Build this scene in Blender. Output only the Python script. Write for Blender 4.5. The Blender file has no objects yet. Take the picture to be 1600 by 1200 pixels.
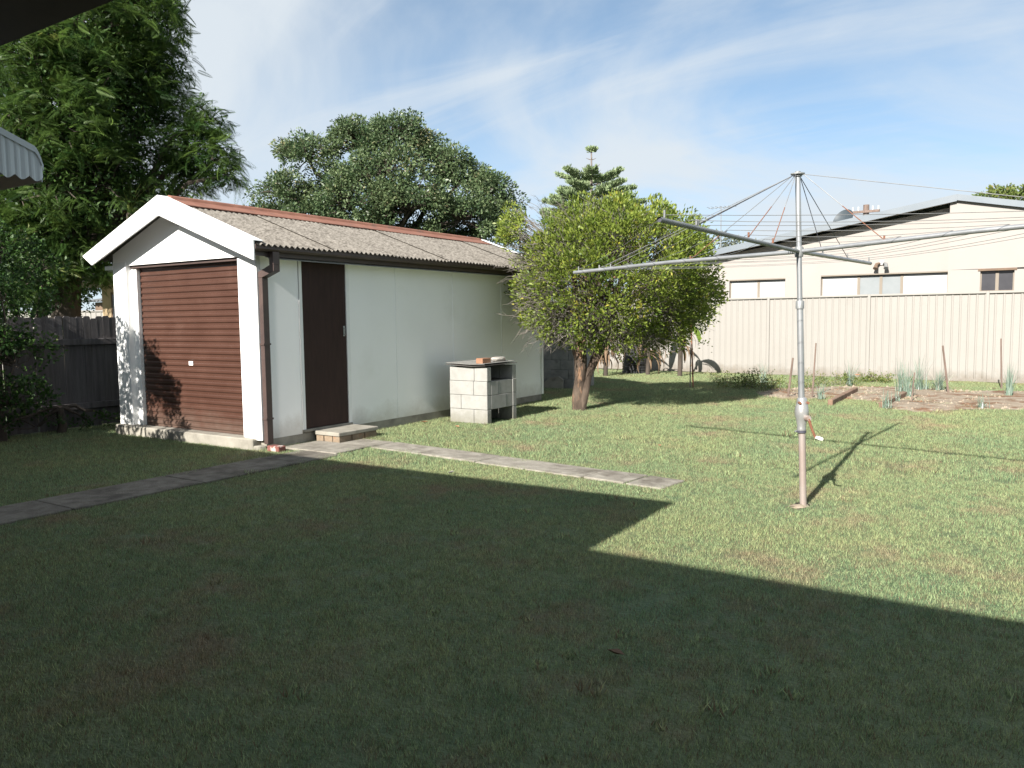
import bpy, bmesh, math, random
import numpy as np
from mathutils import Vector, Matrix
random.seed(7); rng = np.random.default_rng(11)
scene = bpy.context.scene
col = scene.collection
rad = math.radians

# ------------------------------------------------------------------ camera
# x runs along the front of the shed, y along its side, z up
CAM = np.array([7.259, -5.957, 1.4602])
FPX, PITCH, ROLL, YAW = 1234.5, .0816, -.0109, .5751
_r0 = np.array([math.cos(YAW), math.sin(YAW), 0.])
_h0 = np.array([-math.sin(YAW), math.cos(YAW), 0.])
_u0 = _h0*math.sin(PITCH)+np.array([0, 0, math.cos(PITCH)])
_f0 = _h0*math.cos(PITCH)-np.array([0, 0, math.sin(PITCH)])
CR = math.cos(ROLL)*_r0+math.sin(ROLL)*_u0
CU = math.cos(ROLL)*_u0-math.sin(ROLL)*_r0
cam = bpy.data.cameras.new('camera'); camo = bpy.data.objects.new('camera', cam); col.objects.link(camo)
cam.sensor_width = 36; cam.lens = 36*FPX/1600; cam.clip_end = 2000; cam.clip_start = .05
camo.matrix_world = Matrix(((CR[0], CU[0], -_f0[0], CAM[0]), (CR[1], CU[1], -_f0[1], CAM[1]), (CR[2], CU[2], -_f0[2], CAM[2]), (0, 0, 0, 1)))
scene.camera = camo

# ------------------------------------------------------------------ sky and sun
SUN = np.array([-.05, 1.739, -1.0]); SUN /= np.linalg.norm(SUN)
ELEV = math.asin(-SUN[2])
w = bpy.data.worlds.new('World'); scene.world = w; w.use_nodes = True
nt = w.node_tree; N = nt.nodes; LK = nt.links
N.clear()
out = N.new('ShaderNodeOutputWorld'); bg = N.new('ShaderNodeBackground'); bg.inputs[1].default_value = .088
sky = N.new('ShaderNodeTexSky'); sky.sky_type = 'NISHITA'; sky.sun_disc = False
sky.sun_elevation = ELEV; sky.sun_rotation = rad(180); sky.air_density = .62; sky.dust_density = .0; sky.ozone_density = 2.2; sky.altitude = 800
tc = N.new('ShaderNodeTexCoord'); sep = N.new('ShaderNodeSeparateXYZ'); LK.new(tc.outputs['Generated'], sep.inputs[0])
def wmath(op, a, b):
    m = N.new('ShaderNodeMath'); m.operation = op
    for i, v in enumerate((a, b)):
        if hasattr(v, 'is_output') or hasattr(v, 'links'): LK.new(v, m.inputs[i])
        else: m.inputs[i].default_value = v
    return m.outputs[0]
zz = wmath('ADD', wmath('MAXIMUM', sep.outputs[2], 0.0), .30)
cmb = N.new('ShaderNodeCombineXYZ')
LK.new(wmath('DIVIDE', sep.outputs[0], zz), cmb.inputs[0]); LK.new(wmath('DIVIDE', sep.outputs[1], zz), cmb.inputs[1])
def cloud(rot, scl, loc, nscale, lo, hi, vlo, vhi, dist=.6, rough=.55):
    mp = N.new('ShaderNodeMapping'); mp.inputs['Rotation'].default_value = (0, 0, rad(rot)); mp.inputs['Scale'].default_value = scl; mp.inputs['Location'].default_value = loc
    LK.new(cmb.outputs[0], mp.inputs[0])
    nz = N.new('ShaderNodeTexNoise'); nz.inputs['Scale'].default_value = nscale; nz.inputs['Detail'].default_value = 10; nz.inputs['Roughness'].default_value = rough; nz.inputs['Distortion'].default_value = dist
    LK.new(mp.outputs[0], nz.inputs['Vector'])
    rp = N.new('ShaderNodeMapRange'); rp.interpolation_type = 'SMOOTHSTEP'
    for k, v in zip(('From Min', 'From Max', 'To Min', 'To Max'), (lo, hi, vlo, vhi)): rp.inputs[k].default_value = v
    LK.new(nz.outputs['Fac'], rp.inputs[0]); return rp.outputs[0]
veil = cloud(20, (.8, 1.1, 1), (4.9, 1.7, 0), 1.0, .35, .62, .12, .92, .7, .55)
wisp = cloud(52, (.5, 2.0, 1), (2.0, .7, 0), 1.6, .44, .78, 0, .5, 1.2, .58)
cf_ = wmath('MINIMUM', wmath('ADD', veil, wmath('MULTIPLY', wisp, wmath('SUBTRACT', 1.15, veil))), .93)
hzn = wmath('POWER', 2.718, wmath('MULTIPLY', wmath('MAXIMUM', sep.outputs[2], 0.0), -5.5))   # thin cloud thickens towards the horizon
cf_ = wmath('ADD', cf_, wmath('MULTIPLY', wmath('SUBTRACT', 1.0, cf_), wmath('MULTIPLY', hzn, .97)))
dk = N.new('ShaderNodeMix'); dk.data_type = 'RGBA'; dk.blend_type = 'MULTIPLY'; dk.inputs['Factor'].default_value = 1
LK.new(sky.outputs[0], dk.inputs['A']); dk.inputs['B'].default_value = (.50, .74, .72, 1)
mx = N.new('ShaderNodeMix'); mx.data_type = 'RGBA'
LK.new(cf_, mx.inputs['Factor']); LK.new(dk.outputs['Result'], mx.inputs['A']); mx.inputs['B'].default_value = (3.1, 3.36, 3.58, 1)
LK.new(mx.outputs['Result'], bg.inputs[0]); LK.new(bg.outputs[0], out.inputs[0])

sl = bpy.data.lights.new('sun', 'SUN'); sl.energy = 4.2; sl.angle = rad(.55); sl.color = (1, .95, .885)
so = bpy.data.objects.new('sun', sl); col.objects.link(so)
so.rotation_euler = Vector(SUN).to_track_quat('-Z', 'Y').to_euler(); so.location = (0, -20, 30)
vs = scene.view_settings; vs.view_transform = 'Standard'; vs.look = 'None'; vs.gamma = 1; vs.exposure = 1.5
vs.use_curve_mapping = False

# ------------------------------------------------------------------ pixel helpers (photograph of 1600 x 1200)
def _ray(px, py): return (px-800)/FPX*CR-(py-600)/FPX*CU+_f0
def GP(px, py, z=0.):
    d = _ray(px, py); return CAM+d*((z-CAM[2])/d[2])
def AT(px, py, D):
    d = _ray(px, py); return CAM+d*(D/np.dot(d, _h0))
def ONY(px, py, y):
    d = _ray(px, py); return CAM+d*((y-CAM[1])/d[1])
def ONX(px, py, x):
    d = _ray(px, py); return CAM+d*((x-CAM[0])/d[0])

# ------------------------------------------------------------------ materials
MATS = {}
def mat(name, c1, c2=None, scale=4., rough=.8, bump=0., bscale=60., detail=6, metal=0., spec=.4, stretch=(1, 1, 1), c3=None, s3=1.5, t3=.58, w3=.1, lo=.35, hi=.65):
    """procedural: two colours mixed by noise, optional third in blotches, fine bump"""
    m = bpy.data.materials.new(name); m.use_nodes = True; MATS[name] = m
    n = m.node_tree.nodes; l = m.node_tree.links; b = n['Principled BSDF']
    b.inputs['Roughness'].default_value = rough; b.inputs['Metallic'].default_value = metal; b.inputs['Specular IOR Level'].default_value = spec
    t = n.new('ShaderNodeTexCoord'); mp = n.new('ShaderNodeMapping'); mp.inputs['Scale'].default_value = stretch
    geo = n.new('ShaderNodeNewGeometry'); l.new(geo.outputs['Position'], mp.inputs[0])
    c2 = c2 or tuple(min(1, v*1.12) for v in c1)
    z = n.new('ShaderNodeTexNoise'); z.inputs['Scale'].default_value = scale; z.inputs['Detail'].default_value = detail; z.inputs['Roughness'].default_value = .62
    l.new(mp.outputs[0], z.inputs['Vector'])
    r = n.new('ShaderNodeValToRGB'); e = r.color_ramp.elements
    e[0].position = lo; e[1].position = hi; e[0].color = (*c1, 1); e[1].color = (*c2, 1)
    l.new(z.outputs['Fac'], r.inputs[0]); last = r.outputs[0]
    if c3:
        z3 = n.new('ShaderNodeTexNoise'); z3.inputs['Scale'].default_value = s3; z3.inputs['Detail'].default_value = 8; z3.inputs['Roughness'].default_value = .65
        l.new(mp.outputs[0], z3.inputs['Vector'])
        r3 = n.new('ShaderNodeValToRGB'); r3.color_ramp.elements[0].position = t3; r3.color_ramp.elements[1].position = t3+w3
        l.new(z3.outputs['Fac'], r3.inputs[0])
        x = n.new('ShaderNodeMix'); x.data_type = 'RGBA'; l.new(r3.outputs[0], x.inputs['Factor']); l.new(last, x.inputs['A']); x.inputs['B'].default_value = (*c3, 1)
        last = x.outputs['Result']
    l.new(last, b.inputs['Base Color'])
    if bump:
        zb = n.new('ShaderNodeTexNoise'); zb.inputs['Scale'].default_value = bscale; zb.inputs['Detail'].default_value = 5
        l.new(mp.outputs[0], zb.inputs['Vector'])
        bp = n.new('ShaderNodeBump'); bp.inputs['Strength'].default_value = min(1, bump); bp.inputs['Distance'].default_value = .01
        l.new(zb.outputs['Fac'], bp.inputs['Height']); l.new(bp.outputs[0], b.inputs['Normal'])
    return m

def splash(m, c, z0, z1, amount=.8, scale=3.):
    """mud splash: a ragged stain that thins out with height"""
    n = m.node_tree.nodes; l = m.node_tree.links; b = n['Principled BSDF']; src = b.inputs['Base Color'].links[0].from_socket
    g_ = n.new('ShaderNodeNewGeometry'); sp_ = n.new('ShaderNodeSeparateXYZ'); l.new(g_.outputs['Position'], sp_.inputs[0])
    z_ = n.new('ShaderNodeTexNoise'); z_.inputs['Scale'].default_value = scale; z_.inputs['Detail'].default_value = 9; z_.inputs['Roughness'].default_value = .7; l.new(g_.outputs['Position'], z_.inputs['Vector'])
    a_ = n.new('ShaderNodeMath'); a_.operation = 'MULTIPLY_ADD'; l.new(z_.outputs['Fac'], a_.inputs[0]); a_.inputs[1].default_value = -(z1-z0)*2.2; l.new(sp_.outputs[2], a_.inputs[2])
    r_ = n.new('ShaderNodeMapRange'); l.new(a_.outputs[0], r_.inputs[0])
    for k, v in zip(('From Min', 'From Max', 'To Min', 'To Max'), (z0-(z1-z0)*1.1, z1-(z1-z0)*1.1, amount, 0)): r_.inputs[k].default_value = v
    x_ = n.new('ShaderNodeMix'); x_.data_type = 'RGBA'; l.new(r_.outputs[0], x_.inputs['Factor']); l.new(src, x_.inputs['A']); x_.inputs['B'].default_value = (*c, 1); l.new(x_.outputs['Result'], b.inputs['Base Color'])

def leafmat(name, ca, cb, cc=None, trans=.35, rough=.5, spec=.35):
    """foliage: colour by a per-leaf random value, some light comes through"""
    m = bpy.data.materials.new(name); m.use_nodes = True; MATS[name] = m
    n = m.node_tree.nodes; l = m.node_tree.links; b = n['Principled BSDF']; o = n['Material Output']
    at = n.new('ShaderNodeAttribute'); at.attribute_name = 'tint'
    r = n.new('ShaderNodeValToRGB'); e = r.color_ramp.elements
    e[0].color = (*ca, 1); e[1].color = (*cb, 1); e[0].position = 0; e[1].position = .85 if cc else 1
    if cc:
        k = e.new(.93); k.color = (*cc, 1)
    l.new(at.outputs['Fac'], r.inputs[0]); l.new(r.outputs[0], b.inputs['Base Color'])
    b.inputs['Roughness'].default_value = rough; b.inputs['Specular IOR Level'].default_value = spec
    t = n.new('ShaderNodeBsdfTranslucent'); l.new(r.outputs[0], t.inputs[0])
    x = n.new('ShaderNodeMixShader'); x.inputs[0].default_value = trans
    l.new(b.outputs[0], x.inputs[1]); l.new(t.outputs[0], x.inputs[2]); l.new(x.outputs[0], o.inputs[0])
    return m

# lawn colour shared by ground sheet and blades
def lawn_color(n, l, dark=1.):
    geo = n.new('ShaderNodeNewGeometry')
    def noise(s, d, ro=.6):
        z = n.new('ShaderNodeTexNoise'); z.inputs['Scale'].default_value = s; z.inputs['Detail'].default_value = d; z.inputs['Roughness'].default_value = ro
        l.new(geo.outputs['Position'], z.inputs['Vector']); return z.outputs['Fac']
    def ramp(f, a, b, pa, pb):
        r = n.new('ShaderNodeValToRGB'); e = r.color_ramp.elements
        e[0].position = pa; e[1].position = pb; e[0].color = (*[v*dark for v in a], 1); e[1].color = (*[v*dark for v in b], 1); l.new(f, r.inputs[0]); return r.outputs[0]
    def mixc(f, a, b):
        x = n.new('ShaderNodeMix'); x.data_type = 'RGBA'; l.new(f, x.inputs['Factor']); l.new(a, x.inputs['A'])
        if isinstance(b, tuple): x.inputs['B'].default_value = (*[v*dark for v in b], 1)
        else: l.new(b, x.inputs['B'])
        return x.outputs['Result']
    base = ramp(noise(.55, 6), (.160, .258, .134), (.272, .318, .148), .36, .64)
    fine = ramp(noise(9, 5), (.126, .210, .108), (.310, .348, .178), .3, .72)
    c = n.new('ShaderNodeMix'); c.data_type = 'RGBA'; c.inputs['Factor'].default_value = .5
    l.new(base, c.inputs['A']); l.new(fine, c.inputs['B']); cur = c.outputs['Result']
    f1 = n.new('ShaderNodeValToRGB'); f1.color_ramp.elements[0].position = .52; f1.color_ramp.elements[1].position = .66
    f1.color_ramp.elements[1].color = (.75, .75, .75, 1)
    l.new(noise(.9, 9, .72), f1.inputs[0])
    return mixc(f1.outputs[0], cur, (.30, .225, .145))
def lawnmat(name, dark=1., blades=False):
    m = bpy.data.materials.new(name); m.use_nodes = True; MATS[name] = m
    n = m.node_tree.nodes; l = m.node_tree.links; b = n['Principled BSDF']; o = n['Material Output']
    c = lawn_color(n, l, dark)
    if blades:
        oi = n.new('ShaderNodeAttribute'); oi.attribute_name = 'tint'
        hs = n.new('ShaderNodeHueSaturation'); l.new(c, hs.inputs['Color'])
        mr = n.new('ShaderNodeMapRange'); mr.inputs['To Min'].default_value = .5; mr.inputs['To Max'].default_value = 1.75
        l.new(oi.outputs['Fac'], mr.inputs[0]); l.new(mr.outputs[0], hs.inputs['Value'])
        mh = n.new('ShaderNodeMapRange'); mh.inputs['To Min'].default_value = .515; mh.inputs['To Max'].default_value = .475
        l.new(oi.outputs['Fac'], mh.inputs[0]); l.new(mh.outputs[0], hs.inputs['Hue']); c = hs.outputs[0]
        dd = n.new('ShaderNodeMath'); dd.operation = 'COMPARE'; l.new(oi.outputs['Fac'], dd.inputs[0]); dd.inputs[1].default_value = .30; dd.inputs[2].default_value = .09   # dead blades
        xd = n.new('ShaderNodeMix'); xd.data_type = 'RGBA'; l.new(dd.outputs[0], xd.inputs['Factor']); l.new(c, xd.inputs['A']); xd.inputs['B'].default_value = (.20, .140, .088, 1); c = xd.outputs['Result']
    l.new(c, b.inputs['Base Color']); b.inputs['Roughness'].default_value = .75; b.inputs['Specular IOR Level'].default_value = .25
    if blades:
        t = n.new('ShaderNodeBsdfTranslucent'); l.new(c, t.inputs[0])
        x = n.new('ShaderNodeMixShader'); x.inputs[0].default_value = .3
        l.new(b.outputs[0], x.inputs[1]); l.new(t.outputs[0], x.inputs[2]); l.new(x.outputs[0], o.inputs[0])
    else:
        z = n.new('ShaderNodeTexNoise'); z.inputs['Scale'].default_value = 45; z.inputs['Detail'].default_value = 4
        g = n.new('ShaderNodeNewGeometry'); l.new(g.outputs['Position'], z.inputs['Vector'])
        bp = n.new('ShaderNodeBump'); bp.inputs['Strength'].default_value = .8; bp.inputs['Distance'].default_value = .03
        l.new(z.outputs['Fac'], bp.inputs['Height']); l.new(bp.outputs[0], b.inputs['Normal'])
    return m

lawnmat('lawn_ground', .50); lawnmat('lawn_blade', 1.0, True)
mat('white_paint', (.80, .80, .78), (.85, .85, .83), 2.5, .55, .12, 120, c3=(.70, .69, .64), s3=3.2, t3=.62, w3=.2)
mat('fibro_white', (.88, .88, .86), (.91, .91, .89), 1.4, .6, .1, 160, c3=(.80, .80, .76), s3=.9, t3=.6, w3=.25)
mat('brown_steel', (.060, .027, .018), (.074, .035, .024), 3, .38, .05, 80, spec=.5, c3=(.088, .045, .032), s3=2.2, t3=.58, w3=.2)
mat('brown_gutter', (.060, .042, .038), (.085, .058, .050), 5, .45, .05)
mat('brown_door', (.028, .014, .012), (.040, .020, .017), 3, .62, .15, 90, stretch=(6, 6, 1), spec=.25)
mat('fibro_roof', (.085, .076, .065), (.235, .216, .188), 26, .95, .8, 90, detail=8, c3=(.075, .067, .056), s3=9, t3=.56, w3=.12, spec=.15, lo=.32, hi=.68)
mat('terracotta', (.20, .085, .055), (.26, .12, .08), 6, .85, .3, 60, c3=(.17, .09, .065), s3=5, t3=.56, w3=.1)
mat('path_shaded', (.115, .103, .086), (.20, .182, .152), 7, .92, .7, 80, c3=(.075, .066, .054), s3=2.3, t3=.5, w3=.16, spec=.2)  # darker copy of path_concrete: the house's shade is put into the colour
mat('concrete', (.22, .205, .172), (.31, .29, .245), 5, .9, .5, 70, c3=(.17, .155, .13), s3=2.2, t3=.55, w3=.15, spec=.2)
mat('path_concrete', (.20, .182, .152), (.30, .277, .235), 7, .92, .7, 80, c3=(.12, .105, .085), s3=2.3, t3=.5, w3=.16, spec=.2)
mat('block', (.265, .26, .24), (.31, .305, .285), 9, .9, .5, 110, c3=(.21, .205, .185), s3=4, t3=.6, w3=.15, spec=.2)
mat('block_aged', (.19, .187, .175), (.26, .255, .235), 6, .9, .5, 90, c3=(.12, .116, .105), s3=4, t3=.55, w3=.15, spec=.2)
mat('dark_sheet', (.055, .050, .045), (.10, .09, .08), 8, .8, .3, 50)
mat('brick', (.24, .12, .07), (.30, .165, .10), 9, .9, .5, 90)
mat('brick_old', (.17, .125, .085), (.25, .19, .13), 9, .9, .5, 90, c3=(.26, .14, .08), s3=6, t3=.56, w3=.1)
mat('brick_red', (.15, .052, .042), (.19, .072, .058), 9, .9, .5, 90, c3=(.42, .37, .33), s3=7, t3=.58, w3=.05)
mat('galv', (.27, .28, .285), (.36, .37, .375), 7, .42, .05, 60, metal=.55, spec=.5, stretch=(1, 1, .35))
mat('galv_dull', (.18, .19, .19), (.26, .265, .26), 8, .55, .1, 60, metal=.35, c3=(.27, .20, .15), s3=5, t3=.66, w3=.1)
mat('galv_rust', (.27, .205, .175), (.32, .28, .255), 4, .5, .1, 60, metal=.25, c3=(.20, .115, .075), s3=4, t3=.6, w3=.15, stretch=(1, 1, .5))
mat('cast_alloy', (.34, .34, .335), (.46, .46, .45), 6, .36, .1, 80, metal=.6)
mat('rust', (.16, .065, .035), (.22, .10, .06), 12, .85, .3, 80)
mat('wire', (.22, .22, .22), (.32, .32, .31), 8, .5, 0, metal=.4)
mat('dark_wire', (.05, .05, .065), (.08, .08, .10), 8, .5, 0)
mat('cream_steel', (.266, .252, .230), (.276, .261, .239), 1.2, .5, .03, 60, c3=(.250, .235, .212), s3=1.6, t3=.62, w3=.2)
mat('cream_render', (.292, .270, .248), (.302, .280, .257), 1.5, .8, .12, 120)
mat('cream_trim', (.185, .155, .12), (.20, .17, .135), 2, .6)
mat('roof_steel', (.125, .150, .172), (.150, .172, .192), 2, .5, .05, spec=.5)
mat('dark_dish', (.040, .052, .060), (.052, .065, .074), 4, .5)
mat('soffit_cream', (.70, .62, .52), (.74, .66, .56), 2, .8)
mat('lintel', (.12, .08, .055), (.16, .11, .075), 5, .8)
mat('blind', (.40, .41, .41), (.43, .44, .44), 2, .12)
mat('grey_curtain', (.18, .20, .205), (.22, .235, .24), 2, .4)
mat('dark_glass', (.045, .045, .05), (.06, .06, .065), 2, .12, 0, spec=.6)
mat('paling', (.085, .076, .076), (.145, .132, .13), 5, .92, .6, 60, stretch=(3, 3, .25), c3=(.085, .075, .07), s3=3, t3=.55, w3=.15)
mat('timber_grey', (.12, .085, .068), (.19, .14, .115), 7, .9, .5, 60, stretch=(2, 2, .4))
mat('sleeper', (.15, .095, .065), (.24, .16, .11), 7, .95, .6, 60)
mat('bark', (.035, .024, .017), (.10, .074, .055), 9, .95, .9, 40, stretch=(1, 1, .3), c3=(.21, .125, .075), s3=7, t3=.56, w3=.08)
mat('bark_dark', (.045, .036, .028), (.088, .070, .056), 8, .95, .8, 40, stretch=(1, 1, .3))
mat('twig', (.095, .083, .07), (.175, .158, .138), 30, .95)
mat('soil', (.225, .178, .13), (.33, .28, .22), 6, .97, .9, 50, c3=(.17, .10, .062), s3=2.2, t3=.5, w3=.1, spec=.1)
mat('dry_leaf', (.24, .125, .06), (.32, .19, .10), 12, .85)
mat('dry_frond', (.12, .078, .045), (.21, .145, .09), 14, .9, stretch=(4, 4, .6))
mat('black_plastic', (.018, .018, .02), (.035, .035, .037), 5, .4, .05)
mat('wall_own', (.19, .125, .09), (.25, .17, .12), 8, .9, .4, 60)
mat('roof_own', (.12, .07, .05), (.17, .10, .075), 6, .85, .3)
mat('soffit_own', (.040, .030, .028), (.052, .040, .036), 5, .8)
mat('awning_paint', (.56, .60, .62), (.62, .66, .68), 5, .5, .05, c3=(.40, .41, .41), s3=16, t3=.68, w3=.06)
mat('beige_wall', (.36, .27, .16), (.42, .32, .20), 4, .9, .3, 50)
mat('rusty_roof', (.15, .12, .11), (.22, .18, .165), 5, .8, .3, 50)
mat('pine_trunk', (.14, .115, .10), (.20, .17, .15), 6, .9)
mat('stone', (.24, .225, .20), (.32, .305, .275), 8, .95, .6, 50, c3=(.30, .22, .18), s3=9, t3=.55, w3=.08)
splash(MATS['fibro_white'], (.42, .37, .30), .10, .36, .5)
splash(MATS['cream_steel'], (.14, .115, .085), .0, .28, .7, 4.)
splash(MATS['block'], (.16, .15, .11), .0, .22, .7, 5.)
splash(MATS['brown_steel'], (.13, .10, .08), .12, .40, .45, 5.)
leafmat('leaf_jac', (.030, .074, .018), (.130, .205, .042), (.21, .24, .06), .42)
leafmat('leaf_round', (.045, .085, .036), (.165, .215, .100), (.26, .24, .13), .28, .4)
leafmat('leaf_citrus', (.085, .140, .022), (.275, .330, .060), (.38, .35, .06), .4, .45)
leafmat('leaf_bush', (.020, .055, .012), (.060, .120, .024), (.12, .14, .05), .3)
leafmat('leaf_pine', (.17, .24, .12), (.34, .41, .21), None, .2)
leafmat('leaf_gum', (.11, .13, .08), (.20, .21, .13), None, .25)
leafmat('leaf_weed', (.075, .125, .025), (.20, .235, .065), (.33, .28, .13), .35)
leafmat('leaf_onion', (.14, .21, .155), (.24, .31, .25), (.36, .34, .27), .25)
leafmat('leaf_banana', (.10, .19, .03), (.30, .36, .05), (.55, .38, .05), .4)

# ------------------------------------------------------------------ object helpers
ORG = {}
def _link(o, parent, org):
    col.objects.link(o); ORG[o.name] = Vector(org)
    if parent: o.parent = parent; o.location = Vector(org)-ORG[parent.name]
    else: o.location = org
def tag(o, label=None, cat=None, group=None, kind=None):
    if label: o['label'] = label
    if cat: o['category'] = cat
    if group: o['group'] = group
    if kind: o['kind'] = kind
    return o
def thing(name, label, cat, loc, group=None):
    o = bpy.data.objects.new(name, None); o.empty_display_size = .1; _link(o, None, Vector([float(v) for v in loc])); return tag(o, label, cat, group)
def piece(name, me, parent, loc, rot=(0, 0, 0), scl=None):
    o = bpy.data.objects.new(name, me); _link(o, parent, Vector([float(v) for v in loc])); o.rotation_euler = rot
    if scl: o.scale = scl
    return o
class MB:
    def __init__(s): s.v = []; s.f = []
    def add(s, vs, fs):
        k = len(s.v); s.v += [tuple(map(float, p)) for p in vs]; s.f += [tuple(i+k for i in f) for f in fs]; return s
    def box(s, x0, x1, y0, y1, z0, z1):
        return s.add([(x0, y0, z0), (x1, y0, z0), (x1, y1, z0), (x0, y1, z0), (x0, y0, z1), (x1, y0, z1), (x1, y1, z1), (x0, y1, z1)],
                     [(0, 3, 2, 1), (4, 5, 6, 7), (0, 1, 5, 4), (1, 2, 6, 5), (2, 3, 7, 6), (3, 0, 4, 7)])
    def prism(s, poly, axis, a, b):
        """poly 2-D, extruded along axis from a to b"""
        n = len(poly)
        def P(p, t): return {'x': (t, p[0], p[1]), 'y': (p[0], t, p[1]), 'z': (p[0], p[1], t)}[axis]
        return s.add([P(p, a) for p in poly]+[P(p, b) for p in poly],
                     [tuple(range(n))[::-1], tuple(range(n, 2*n))]+[(i, (i+1) % n, n+(i+1) % n, n+i) for i in range(n)])
    def tube(s, pts, r, n=8, cap=True):
        pts = [Vector([float(c) for c in p]) for p in pts]
        rs = r if hasattr(r, '__len__') else [r]*len(pts)
        k = len(s.v); prev = None
        for i, p in enumerate(pts):
            t = (pts[min(i+1, len(pts)-1)]-pts[max(i-1, 0)]).normalized()
            if prev is None:
                a = Vector((0, 0, 1)) if abs(t.z) < .9 else Vector((1, 0, 0)); u = t.cross(a).normalized()
            else: u = (prev-t*prev.dot(t)).normalized()
            prev = u; v = t.cross(u)
            for j in range(n):
                q = 2*math.pi*j/n; s.v.append(tuple(p+(u*math.cos(q)+v*math.sin(q))*rs[i]))
        for i in range(len(pts)-1):
            for j in range(n): s.f.append((k+i*n+j, k+i*n+(j+1) % n, k+(i+1)*n+(j+1) % n, k+(i+1)*n+j))
        if cap:
            s.f.append(tuple(k+j for j in range(n))[::-1]); e = k+(len(pts)-1)*n; s.f.append(tuple(e+j for j in range(n)))
        return s
    def lathe(s, prof, c, n=20):
        k = len(s.v)
        for r, z in prof:
            for j in range(n):
                q = 2*math.pi*j/n; s.v.append((c[0]+r*math.cos(q), c[1]+r*math.sin(q), c[2]+z))
        for i in range(len(prof)-1):
            for j in range(n): s.f.append((k+i*n+j, k+i*n+(j+1) % n, k+(i+1)*n+(j+1) % n, k+(i+1)*n+j))
        s.f.append(tuple(k+j for j in range(n))[::-1]); e = k+(len(prof)-1)*n; s.f.append(tuple(e+j for j in range(n)))
        return s
    def mesh(s, name, m, smooth=False, bevel=0, org=(0, 0, 0)):
        me = bpy.data.meshes.new(name)
        o = Vector(org); me.from_pydata([tuple(Vector(p)-o) for p in s.v], [], s.f)
        if bevel:
            bm = bmesh.new(); bm.from_mesh(me)
            bmesh.ops.bevel(bm, geom=[e for e in bm.edges if len(e.link_faces) == 2 and e.calc_face_angle(0) > .5], offset=bevel, segments=1, affect='EDGES', clamp_overlap=True)
            bm.to_mesh(me); bm.free()
        me.materials.append(MATS[m])
        if smooth:
            for p in me.polygons: p.use_smooth = True
            if hasattr(me, 'set_sharp_from_angle'): me.set_sharp_from_angle(angle=rad(40))
        me.update(); return me
    def build(s, name, m, parent=None, smooth=False, bevel=0, label=None, cat=None, group=None, kind=None):
        a = np.array(s.v); lo = a.min(0); hi = a.max(0)
        org = ORG[parent.name] if parent else Vector(((lo[0]+hi[0])/2, (lo[1]+hi[1])/2, lo[2]))
        o = bpy.data.objects.new(name, s.mesh(name, m, smooth, bevel, org)); _link(o, parent, org)
        return tag(o, label, cat, group, kind)
def fast_mesh(name, V, F, m, tint=None, org=(0, 0, 0), smooth=False):
    """numpy mesh: V (n,3), F (k,q) all faces of q corners, tint per face"""
    V = np.asarray(V, np.float32)-np.asarray(org, np.float32); F = np.asarray(F, np.int32)
    me = bpy.data.meshes.new(name); k, q = F.shape
    me.vertices.add(len(V)); me.vertices.foreach_set('co', V.ravel())
    me.loops.add(k*q); me.loops.foreach_set('vertex_index', F.ravel())
    me.polygons.add(k); me.polygons.foreach_set('loop_start', np.arange(0, k*q, q, dtype=np.int32))
    if tint is not None:
        a = me.attributes.new('tint', 'FLOAT', 'FACE'); a.data.foreach_set('value', np.asarray(tint, np.float32))
    me.materials.append(MATS[m]); me.update(calc_edges=True); me.validate()
    if smooth:
        me.polygons.foreach_set('use_smooth', np.ones(k, bool))
    return me
def unit(a): return a/np.maximum(np.linalg.norm(a, axis=-1, keepdims=True), 1e-9)
def leaf_geo(P, D, L, W, up=None, fold=.25):
    """one four-corner leaf per point; D axis, L length, W half width"""
    n = len(P); D = unit(D); r = unit(rng.normal(size=(n, 3)) if up is None else up+rng.normal(size=(n, 3))*.45)
    S = unit(np.cross(D, r)); Nn = np.cross(S, D)
    L = np.broadcast_to(np.asarray(L, float), (n,))[:, None]; W = np.broadcast_to(np.asarray(W, float), (n,))[:, None]
    mid = P+D*L*.5+Nn*L*.06
    V = np.stack([P, mid+S*W+Nn*W*fold, P+D*L, mid-S*W+Nn*W*fold], 1).reshape(-1, 3)
    return V, np.arange(4*n).reshape(n, 4)
def in_ball(n): return unit(rng.normal(size=(n, 3)))*rng.random((n, 1))**(1/3)

def bezier(a, b, sag=0., n=5, jit=0.):
    a = np.array(a, float); b = np.array(b, float); o = []
    for i in range(n):
        t = i/(n-1); p = a*(1-t)+b*t; p[2] += sag*4*t*(1-t)
        if 0 < i < n-1: p += rng.normal(size=3)*jit
        o.append(p)
    return o

# ================================================================== SETTING
g = MB(); R_ = 900; K = 40
ring = [(R_*math.cos(2*math.pi*i/K), R_*math.sin(2*math.pi*i/K), 0) for i in range(K)]
g.add(ring, [tuple(range(K))]).build('ground', 'lawn_ground', kind='structure')

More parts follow.
